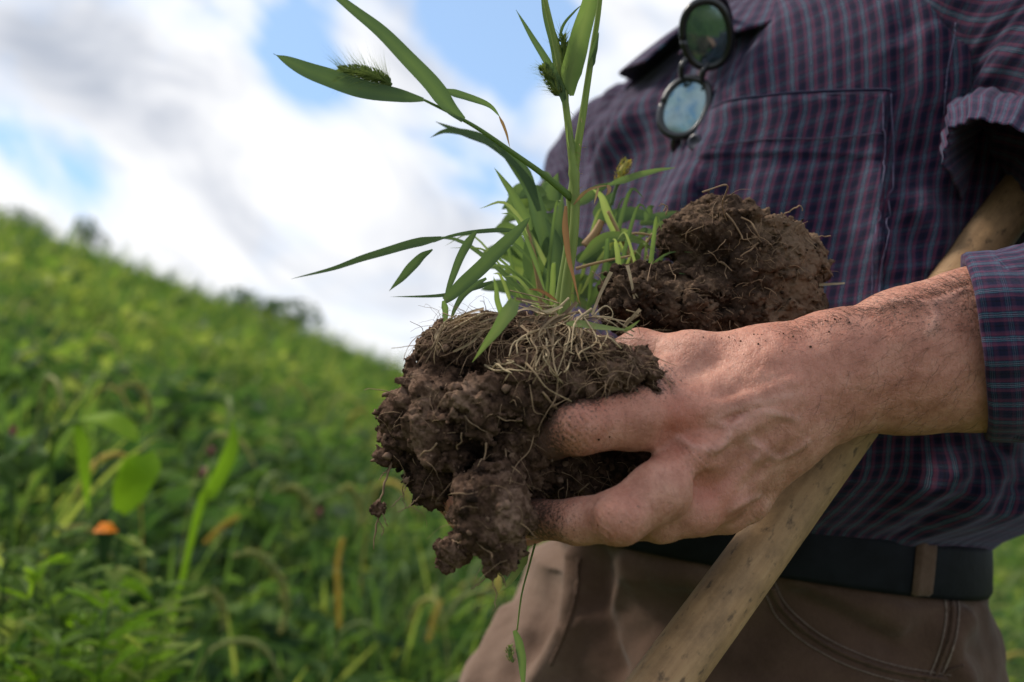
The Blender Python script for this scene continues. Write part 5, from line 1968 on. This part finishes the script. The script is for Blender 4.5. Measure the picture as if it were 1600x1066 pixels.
seed_head(G1, [(884, 130, .511), (881, 105, .511), (880, 80, .511), (879, 56, .511)], .0034, 260, .006, .22)
seed_head(G1, [(612, 133, .493), (590, 120, .493), (560, 112, .493), (530, 111, .493)], .0036, 480, .008, .14)
# dead sheath hanging down beside the stems
leaf(G1, [(884, 322, .508), (882, 360, .506), (886, 400, .505), (893, 430, .505), (901, 460, .506), (908, 482, .507)], 12, .35, mat='dryleaf', fold=.6, twist=1.2, name='dead_leaf')
leaf(G1, [(896, 320, .507), (915, 300, .503), (935, 292, .500), (952, 290, .499)], 5, .6, mat='dryleaf', name='dead_leaf')
leaf(G1, [(935, 293, .500), (932, 305, .499), (928, 320, .499)], 4, .8, mat='dryleaf', name='dead_leaf')
leaf(G1, [(950, 289, .499), (952, 298, .498), (947, 306, .498)], 7, .5, mat='dryleaf', name='dead_leaf')
leaf(G1, [(870, 470, .512), (845, 455, .508), (825, 452, .506)], 6, .15, mat='dryleaf', name='dead_leaf')
hb_ = Bag()
for (px, py) in [(897, 330), (900, 285), (899, 275), (898, 262), (903, 245), (897, 240), (905, 225), (893, 250), (900, 300), (890, 310), (897, 180), (908, 185)]:
    p = q(px, py, .511)
    e = q(px + rng.uniform(-14, 14), py + rng.uniform(-12, 6), .507)
    hb_.add(*tube(w_of(path([p, (p + e) / 2 + rng.normal(0, .0006, 3), e], 5)), .00012, 3), a=.8)
hb_.build('stem_hair', M['dryleaf'], G1, kind='stuff')

G2 = thing('grass_plant', w_of(q(745, 500, .53)), 'long narrow grass blades leaning left over the pale straw', 'grass')
leaf(G2, [(695, 470, .515), (720, 448, .513), (760, 410, .511), (800, 370, .509), (828, 340, .508)], 23, .40, taper=lambda t: np.clip(np.sin(np.clip(t * 0.9 + 0.1, 0, 1) * math.pi) ** 0.6, 0.04, 1), fold=.2)
leaf(G2, [(690, 372, .548), (660, 378, .552), (620, 388, .556), (570, 403, .562), (520, 420, .57), (455, 436, .58)], 15, .35)
leaf(G2, [(676, 390, .552), (655, 405, .556), (632, 430, .560), (608, 455, .565)], 15, .34, taper=lambda t: np.clip(np.sin(np.clip(t * 0.95 + 0.05, 0, 1) * math.pi), 0.04, 1))
leaf(G2, [(815, 362, .550), (780, 360, .550), (740, 363, .552), (700, 370, .552), (676, 380, .553)], 8, .30)
leaf(G2, [(744, 362, .55), (728, 385, .548), (712, 420, .545), (700, 455, .543), (690, 500, .540)], 14, .42)
leaf(G2, [(770, 440, .548), (735, 452, .550), (690, 462, .552), (610, 464, .555)], 9, .30)
leaf(G2, [(760, 435, .545), (730, 455, .543), (712, 480, .541), (702, 510, .540)], 11, .38)
leaf(G2, [(692, 470, .515), (696, 490, .522), (694, 515, .528)], 11, .40)
leaf(G2, [(805, 470, .478), (790, 495, .472), (765, 530, .470), (738, 566, .473)], 27, .72, taper=lambda t: np.clip(np.minimum(0.55 + 2 * t, 1) * (1 - t ** 1.6), 0.03, 1), fold=.2, name='bent_leaf')
leaf(G2, [(788, 500, .49), (778, 475, .485), (775, 450, .482), (771, 432, .481)], 10, .6)
G3 = thing('grass_plant', w_of(q(900, 510, .49)), 'single short green blade lying flat between the two clods', 'grass')
leaf(G3, [(885, 506, .492), (910, 508, .490), (945, 513, .490), (985, 516, .492)], 16, .85, hint=w_of(np.array((0.1, 0.5, -0.6))) - w_of(np.zeros(3)), fold=.3)
leaf(G3, [(975, 517, .492), (985, 512, .491), (1000, 500, .490)], 7, .8)

# blurred tuft behind the main stems
G4 = thing('grass_plant', w_of(q(830, 490, .60)), 'grey-green leafy tuft behind the tall stems, with browning stalks', 'grass')
leaf(G4, [(842, 330, .60), (822, 275, .60), (790, 240, .60), (750, 215, .605), (700, 205, .61), (672, 215, .615)], 20, .30)
leaf(G4, [(790, 240, .60), (762, 222, .605), (715, 205, .61), (680, 190, .615)], 15, .28)
leaf(G4, [(852, 400, .60), (846, 350, .60), (830, 300, .60), (800, 255, .60), (770, 225, .60)], 26, .36)
leaf(G4, [(830, 360, .59), (815, 330, .588), (795, 295, .586), (772, 262, .585)], 17, .55)
leaf(G4, [(842, 480, .60), (848, 430, .60), (860, 390, .60), (872, 350, .605), (880, 300, .61)], 34, .45)
leaf(G4, [(850, 470, .59), (862, 430, .588), (868, 380, .588), (852, 340, .59)], 30, .32)
leaf(G4, [(838, 450, .61), (830, 400, .61), (835, 350, .612), (826, 300, .615)], 30, .3)
leaf(G4, [(800, 340, .60), (798, 315, .6), (806, 290, .6)], 14, .45)
leaf(G4, [(855, 330, .63), (862, 300, .632), (872, 270, .635)], 26, .5)
stem(G4, [(848, 490, .59), (842, 440, .588), (832, 390, .586), (820, 345, .585)], .0022, .0012, .85, 'dryleaf', 'stalk')
stem(G4, [(870, 490, .61), (875, 430, .61), (884, 380, .612)], .0018, .0012, .7, 'grass', 'stem')
G5 = thing('weed_plant', w_of(q(840, 500, .66)), 'broad-leaved green weed clump behind the grass, against the far sleeve', 'weed')
for k in range(26):
    px, py = rng.uniform(800, 905), rng.uniform(300, 470)
    a = rng.uniform(-0.6, math.pi + 0.6)
    L = rng.uniform(35, 75)
    d = rng.uniform(.63, .70)
    leaf(G5, [(px, py, d), (px + math.cos(a) * L * .5, py - math.sin(a) * L * .5 - 4, d - .006), (px + math.cos(a) * L, py - math.sin(a) * L * .8 + 8, d - .01)], rng.uniform(16, 30), rng.uniform(.3, .75),
         taper=lambda t: np.clip(np.sin(np.clip(t * .93 + .07, 0, 1) * math.pi) ** .8, .05, 1), n=12)
for k in range(5):
    stem(G5, [(840 + k * 8, 500, .66), (835 + k * 10, 430, .66), (820 + k * 16, 340, .665)], .0018, .0010, .6)
G6 = thing('weed_plant', w_of(q(965, 470, .63)), 'green leaves and dry stalks between the stems and the second clod', 'weed')
leaf(G6, [(905, 410, .60), (935, 380, .598), (965, 370, .597), (1000, 378, .598), (1025, 395, .60)], 20, .62, fold=.3)
leaf(G6, [(900, 405, .62), (930, 400, .618), (965, 405, .617), (990, 425, .617)], 26, .35)
leaf(G6, [(920, 480, .61), (945, 440, .606), (975, 415, .603), (1000, 395, .60)], 18, .40)
leaf(G6, [(980, 395, .62), (955, 350, .61), (940, 310, .605), (925, 295, .60)], 17, .85)
leaf(G6, [(950, 290, .62), (985, 278, .625), (1020, 268, .63), (1056, 262, .635)], 12, .62)
leaf(G6, [(900, 320, .66), (930, 300, .66), (955, 285, .655)], 20, .5)
leaf(G6, [(940, 345, .66), (990, 335, .66), (1040, 345, .66)], 26, .3)
leaf(G6, [(1000, 350, .67), (1030, 340, .67), (1060, 330, .67)], 18, .45)
leaf(G6, [(935, 350, .65), (945, 320, .65), (960, 300, .65)], 28, .35)
stem(G6, [(955, 320, .63), (962, 295, .63), (972, 268, .63)], .0014, .0010, .55)
seed_head(G6, [(965, 290, .63), (972, 268, .63), (980, 252, .63)], .0042, 90, .003, .75)
stem(G6, [(900, 420, .57), (925, 413, .568), (955, 406, .567), (985, 400, .566)], .0010, .0006, .9, 'dryleaf', 'stalk')
stem(G6, [(1000, 430, .60), (985, 400, .60), (970, 370, .60), (950, 330, .60)], .0016, .0010, .9, 'dryleaf', 'stalk')
stem(G6, [(960, 380, .60), (990, 365, .60), (1030, 370, .60)], .0010, .0006, .95, 'dryleaf', 'stalk')
stem(G6, [(985, 400, .60), (1005, 385, .60), (1020, 365, .60)], .0012, .0008, .95, 'dryleaf', 'stalk')
stem(G6, [(915, 385, .61), (930, 365, .61), (940, 345, .61)], .0035, .002, .75, 'dryleaf', 'stalk')
stem(G6, [(1010, 400, .59), (1030, 420, .588), (1000, 425, .587)], .0010, .0006, .95, 'dryleaf', 'stalk')
for k in range(9):
    px, py = rng.uniform(935, 1030), rng.uniform(340, 470)
    a = rng.uniform(0.1, 3.0)
    L = rng.uniform(25, 60)
    leaf(G6, [(px, py, .63), (px + math.cos(a) * L * .5, py - math.sin(a) * L * .45, .627), (px + math.cos(a) * L, py - math.sin(a) * L * .7 + 6, .625)], rng.uniform(8, 18), rng.uniform(.35, .85), n=12)

# fine wispy blades filling the tuft on both sides of the stems
for G_, n_, x0, x1, lo, hi in ((G4, 20, 800, 880, 1.45, 2.6), (G6, 24, 890, 1010, 0.7, 1.9)):
    for k in range(n_):
        px, py, d = rng.uniform(x0, x1), rng.uniform(455, 500), rng.uniform(.565, .645)
        a = rng.uniform(lo, hi)
        L = rng.uniform(60, 190)
        cx_, cy_ = math.cos(a) * L, math.sin(a) * L
        leaf(G_, [(px, py, d), (px + cx_ * .45, py - cy_ * .6, d - .004), (px + cx_ * .85, py - cy_ * .98, d - .008), (px + cx_ * 1.25, py - cy_ * rng.uniform(.8, 1.05), d - .012)], rng.uniform(4, 10), rng.uniform(.35, .95), n=14)

# loose blades dangling below the soil, in front of the trousers
G7 = thing('dangling_grass', w_of(q(810, 940, .52)), 'thin green blade dangling under the soil with a tiny seed head', 'grass')
leaf(G7, [(825, 862, .515), (812, 885, .517), (795, 910, .519), (780, 925, .520)], 14, .9)
stem(G7, [(836, 850, .512), (828, 880, .515), (815, 930, .518), (808, 985, .520)], .0006, .0004, .8)
leaf(G7, [(804, 985, .520), (812, 1010, .520), (816, 1040, .520), (818, 1080, .520)], 14, .5, taper=lambda t: np.clip(np.sin(np.clip(t * .9 + .1, 0, 1) * math.pi) ** .7, .05, 1))
seed_head(G7, [(802, 1035, .520), (797, 1022, .520), (796, 1008, .520)], .0022, 60, .002, .3)

# ================================================================== plants that stand out in the field
def ground_at(px, py_top, d):
    """ground point below the place seen at (px, py_top) at distance d; returns base and top (world)"""
    top = w_of(q(px, py_top, d))
    return np.array((top[0], top[1], float(ground_z(top[0], top[1])))), top


def wpath(base, top, lean=(0, 0, 0), n=24):
    m = (base + top) / 2 + np.array(lean)
    return path([base, m, top], n)


def wleaf(parent, pts, wd, tint, hint=(0.1, -1, 0.3), mat='weed', fold=.2, taper=None, name='leaf'):
    b = Bag()
    b.add(*blade(path(pts, 22), wd, hint, fold, taper), a=tint)
    return b.build(name, M[mat], parent)


def wstem(parent, P, r0, r1, tint=.5, mat='weed', name='stem'):
    b = Bag()
    b.add(*tube(P, np.linspace(r0, r1, len(P)), 6), a=tint)
    return b.build(name, M[mat], parent)


broad = lambda t: np.clip(np.sin(np.clip(t * .93 + .07, 0, 1) * math.pi) ** .75, .05, 1)

# orange marigold
base, top = ground_at(165, 832, 1.45)
MG = thing('marigold', base, 'orange marigold flower on a green stalk among the weeds', 'flower')
wstem(MG, wpath(base, top - (0, 0, .012), (-.02, 0, 0)), .0035, .003)
bb = Bag()
bb.add(*tube(path([top + (0, 0, -.045), top + (0, 0, -.02), top + (0, 0, 0.0)], 8), np.linspace(.005, .013, 8), 10), a=.4)
bb.build('calyx', M['weed'], MG)
for layer, (n_, r_, z_) in enumerate(((13, .0165, .002), (11, .0125, .006), (8, .008, .010))):
    b = Bag()
    for k in range(n_):
        a_ = k * 2 * math.pi / n_ + layer
        d_ = np.array((math.cos(a_), math.sin(a_), 0))
        b.add(*blade(path([top, top + d_ * r_ * .6 + (0, 0, z_ + .003), top + d_ * r_ + (0, 0, z_ - .002)], 6), .010, (0, 0, 1), .2, lambda t: np.clip(.4 + t, .3, 1)), a=.5)
    b.build('petal_ring', M['orange'], MG)
for k in range(5):
    p0 = base + (top - base) * (.35 + .1 * k)
    a_ = k * 2.4
    wleaf(MG, [p0, p0 + np.array((math.cos(a_) * .04, math.sin(a_) * .04, .03)), p0 + np.array((math.cos(a_) * .09, math.sin(a_) * .09, .015))], .018, .45, taper=broad)


def foxtail(px0, py0, px1, py1, d, tint, label, r=.0075, bend=0.0, name='foxtail'):
    p0, p1 = w_of(q(px0, py0, d)), w_of(q(px1, py1, d))
    base = np.array((p0[0] + rng.uniform(-.04, .04), p0[1] + .03, float(ground_z(p0[0], p0[1]))))
    t = thing(name, base, label, 'foxtail', 'foxtail grass heads in the field')
    wstem(t, path([base, (base + p0) / 2 + (bend, 0, .02), p0], 20), .0022, .0014, .6)
    mid = (p0 + p1) / 2 + np.array((0, 0, .004 + abs(bend)))
    seed_head(t, [p0, mid, p1], r, 200, .007, tint, wspace=True)
    for k in range(3):
        z = base + (p0 - base) * (.3 + .2 * k)
        a_ = rng.uniform(0, 6.28)
        wleaf(t, [z, z + np.array((math.cos(a_) * .07, math.sin(a_) * .07, .08)), z + np.array((math.cos(a_) * .18, math.sin(a_) * .18, .05))], .010, .5)
    return t


foxtail(530, 985, 527, 890, 1.75, .97, 'yellow foxtail head standing upright below the hanging root', .0068)
foxtail(524, 905, 534, 842, 1.95, .97, 'yellow foxtail head just above and behind the lower upright one', .0066)
foxtail(318, 850, 372, 806, 1.85, .95, 'golden foxtail head slanting beside the tall bright blade', .0068)
foxtail(668, 1005, 688, 938, 1.9, .86, 'pale yellow foxtail head close to the trouser leg', .0065)
foxtail(190, 930, 182, 882, 2.0, .9, 'dull yellow foxtail head right below the orange flower', .006)
foxtail(232, 950, 224, 900, 2.1, .8, 'small ochre foxtail head low between marigold leaves and arching grass', .005)


def arch(pts, d, tint, label, r=.0085):
    P = [w_of(q(px, py, d + .02 * k)) for k, (px, py) in enumerate(pts)]
    b0 = P[0]
    base = np.array((b0[0], b0[1], float(ground_z(b0[0], b0[1]))))
    t = thing('nodding_foxtail', base, label, 'foxtail', 'nodding green foxtails in the field')
    wstem(t, path([base] + P[:2], 24), .0022, .0015, .6)
    seed_head(t, P[1:], r, 260, .007, tint, wspace=True)
    z = base * .5 + P[0] * .5
    wleaf(t, [z, z + (-.06, 0, .09), z + (-.16, 0, .06)], .012, .55)


arch([(330, 905), (362, 870), (400, 865), (432, 895), (447, 940), (440, 990)], 1.55, .55, 'largest nodding green foxtail arching over in the lower field')
arch([(395, 800), (425, 772), (455, 762), (480, 780), (490, 815)], 1.8, .55, 'nodding pale foxtail arching left of the hanging root')
arch([(505, 805), (525, 770), (545, 762), (562, 785), (566, 820)], 1.85, .55, 'small nodding foxtail drooping right beside the hanging root')
arch([(160, 640), (185, 605), (215, 602), (232, 630), (234, 660)], 1.9, .6, 'nodding foxtail high on the slope above the broad leaf')
arch([(285, 960), (310, 930), (330, 925), (348, 950), (352, 985)], 1.7, .55, 'nodding foxtail tucked under the largest arching one')

# tall bright blade, and big broad leaves
base, top = ground_at(362, 655, 1.5)
TB = thing('tall_grass', base, 'single tall bright green grass blade pointing up in mid field', 'grass')
p = w_of(q(300, 840, 1.52))
base = np.array((p[0] - .10, p[1], float(ground_z(p[0] - .10, p[1]))))
wleaf(TB, [base, p, w_of(q(330, 770, 1.53)), w_of(q(362, 705, 1.54)), w_of(q(364, 655, 1.56))], .024, .85, hint=(0.1, -1, 0.25), taper=lambda t: np.clip(.05 + 1.6 * t, .12, 1) * np.clip(1 - np.clip(t - .72, 0, 1) ** 1.2 * 4.2, .03, 1), mat='fresh')
base, top = ground_at(215, 720, 1.5)
BL = thing('broad_leaf_plant', base, 'broad-leaved plant with large lit leaves left of the tall blade', 'plant')
wstem(BL, path([base, base * .5 + top * .5 + (-.03, 0, 0), w_of(q(190, 800, 1.5))], 20), .005, .003)
wleaf(BL, [w_of(q(185, 800, 1.5)), w_of(q(205, 765, 1.49)), w_of(q(225, 735, 1.48)), w_of(q(240, 705, 1.50))], .060, .85, taper=broad, hint=(0.2, -1, .4), mat='fresh')
wleaf(BL, [w_of(q(190, 760, 1.52)), w_of(q(215, 735, 1.51)), w_of(q(250, 740, 1.50))], .05, .85, taper=broad, mat='fresh')
wleaf(BL, [w_of(q(130, 655, 1.54)), w_of(q(165, 655, 1.52)), w_of(q(195, 672, 1.51)), w_of(q(215, 690, 1.50))], .040, .92, taper=broad, hint=(0, -.6, 1), mat='fresh')
wleaf(BL, [w_of(q(120, 662, 1.55)), w_of(q(130, 700, 1.54)), w_of(q(134, 750, 1.53)), w_of(q(138, 800, 1.53))], .022, .9, hint=(0, -1, .2), mat='fresh')
wstem(BL, path([base + (-.06, 0, 0), w_of(q(80, 800, 1.58)), w_of(q(82, 700, 1.56)), w_of(q(95, 668, 1.55)), w_of(q(125, 660, 1.55))], 30), .005, .003, .75)
base, top = ground_at(20, 700, 1.8)
BP = thing('broad_leaf_plant', base, 'low plant with wide mid-green leaves at the left edge', 'plant')
for k in range(7):
    px, py = rng.uniform(0, 50), rng.uniform(690, 760)
    wleaf(BP, [w_of(q(px, py, 1.8)), w_of(q(px + rng.uniform(-30, 30), py - 15, 1.78)), w_of(q(px + rng.uniform(-60, 60), py + 10, 1.77))], .05, rng.uniform(.5, .75), taper=broad, hint=(0, -.7, .7))
wstem(BP, path([base, w_of(q(20, 800, 1.8)), w_of(q(22, 720, 1.8))], 12), .004, .003)

# feathery marigold foliage in the near corner
FE = [(30, 900, 1.12, 'feathery marigold foliage with the tallest fronds by the left edge'), (140, 930, 1.18, 'feathery marigold foliage in the near corner, directly under the orange flower'), (250, 925, 1.28, 'bright feathery plant beside the largest nodding foxtail'),
      (85, 985, 1.05, 'lowest feathery marigold plant, closest to the viewer'), (215, 1005, 1.12, 'feathery marigold plant at the bottom edge below the bright one')]
for px, py, d, lab in FE:
    base, top = ground_at(px, py, d)
    t = thing('feathery_plant', base, lab, 'plant')
    for k in range(5):
        tp = top + rng.normal(0, .045, 3) * (1, 1, .6)
        P = wpath(base + rng.normal(0, .02, 3) * (1, 1, 0), tp, rng.normal(0, .02, 3), 20)
        b = Bag()
        b.add(*tube(P, np.linspace(.003, .0012, 20), 6), a=.6)
        tn = rng.uniform(.72, .96)
        for m in range(5, 20):
            for sgn in (-1, 1):
                a_ = rng.uniform(0, 6.28)
                dv = np.array((math.cos(a_), math.sin(a_) * .6, rng.uniform(.1, .8)))
                L = rng.uniform(.075, .12) * (1.15 - m / 28)
                R_ = path([P[m], P[m] + dv * L * .6, P[m] + dv * L + (0, 0, -.006)], 6)
                b.add(*blade(R_, .006, (.2, -.8, .5), .1), a=tn)
                sd = np.cross(dv, (0, 0, 1))
                for w_ in (2, 3, 4):
                    for s2 in (-1, 1):
                        e = R_[w_] + (dv * .6 + sd * s2) * L * .38
                        b.add(*blade(path([R_[w_], e], 4), [.0055, .007][w_ % 2], (.2, -.8, .5), .1), a=np.clip(tn + rng.normal(0, .06), 0, 1))
        b.build('frond', M['fresh' if k % 2 else 'weed'], t)
# small pinkish seed heads
for k, (px, py, d) in enumerate(((330, 705, 2.3), (20, 675, 2.2), (318, 738, 2.2), (500, 800, 2.1))):
    base, top = ground_at(px, py, d)
    t = thing('pink_flower', base, ('small pink flower head behind the tall bright blade', 'small pink flower head at the left edge above the wide leaves', 'lower small pink flower head just left of the tall blade', 'small pink flower head in the shade near the hanging root')[k], 'flower', 'pink flower heads in the field')
    wstem(t, wpath(base, top), .002, .0015, .5)
    b = Bag()
    for m in range(30):
        v = rng.normal(size=3)
        v /= np.linalg.norm(v)
        b.add(*blade(path([top, top + v * .014], 4), .008, (.1, .2, 1), .2), a=.5)
    b.build('petals', M['pink'], t)
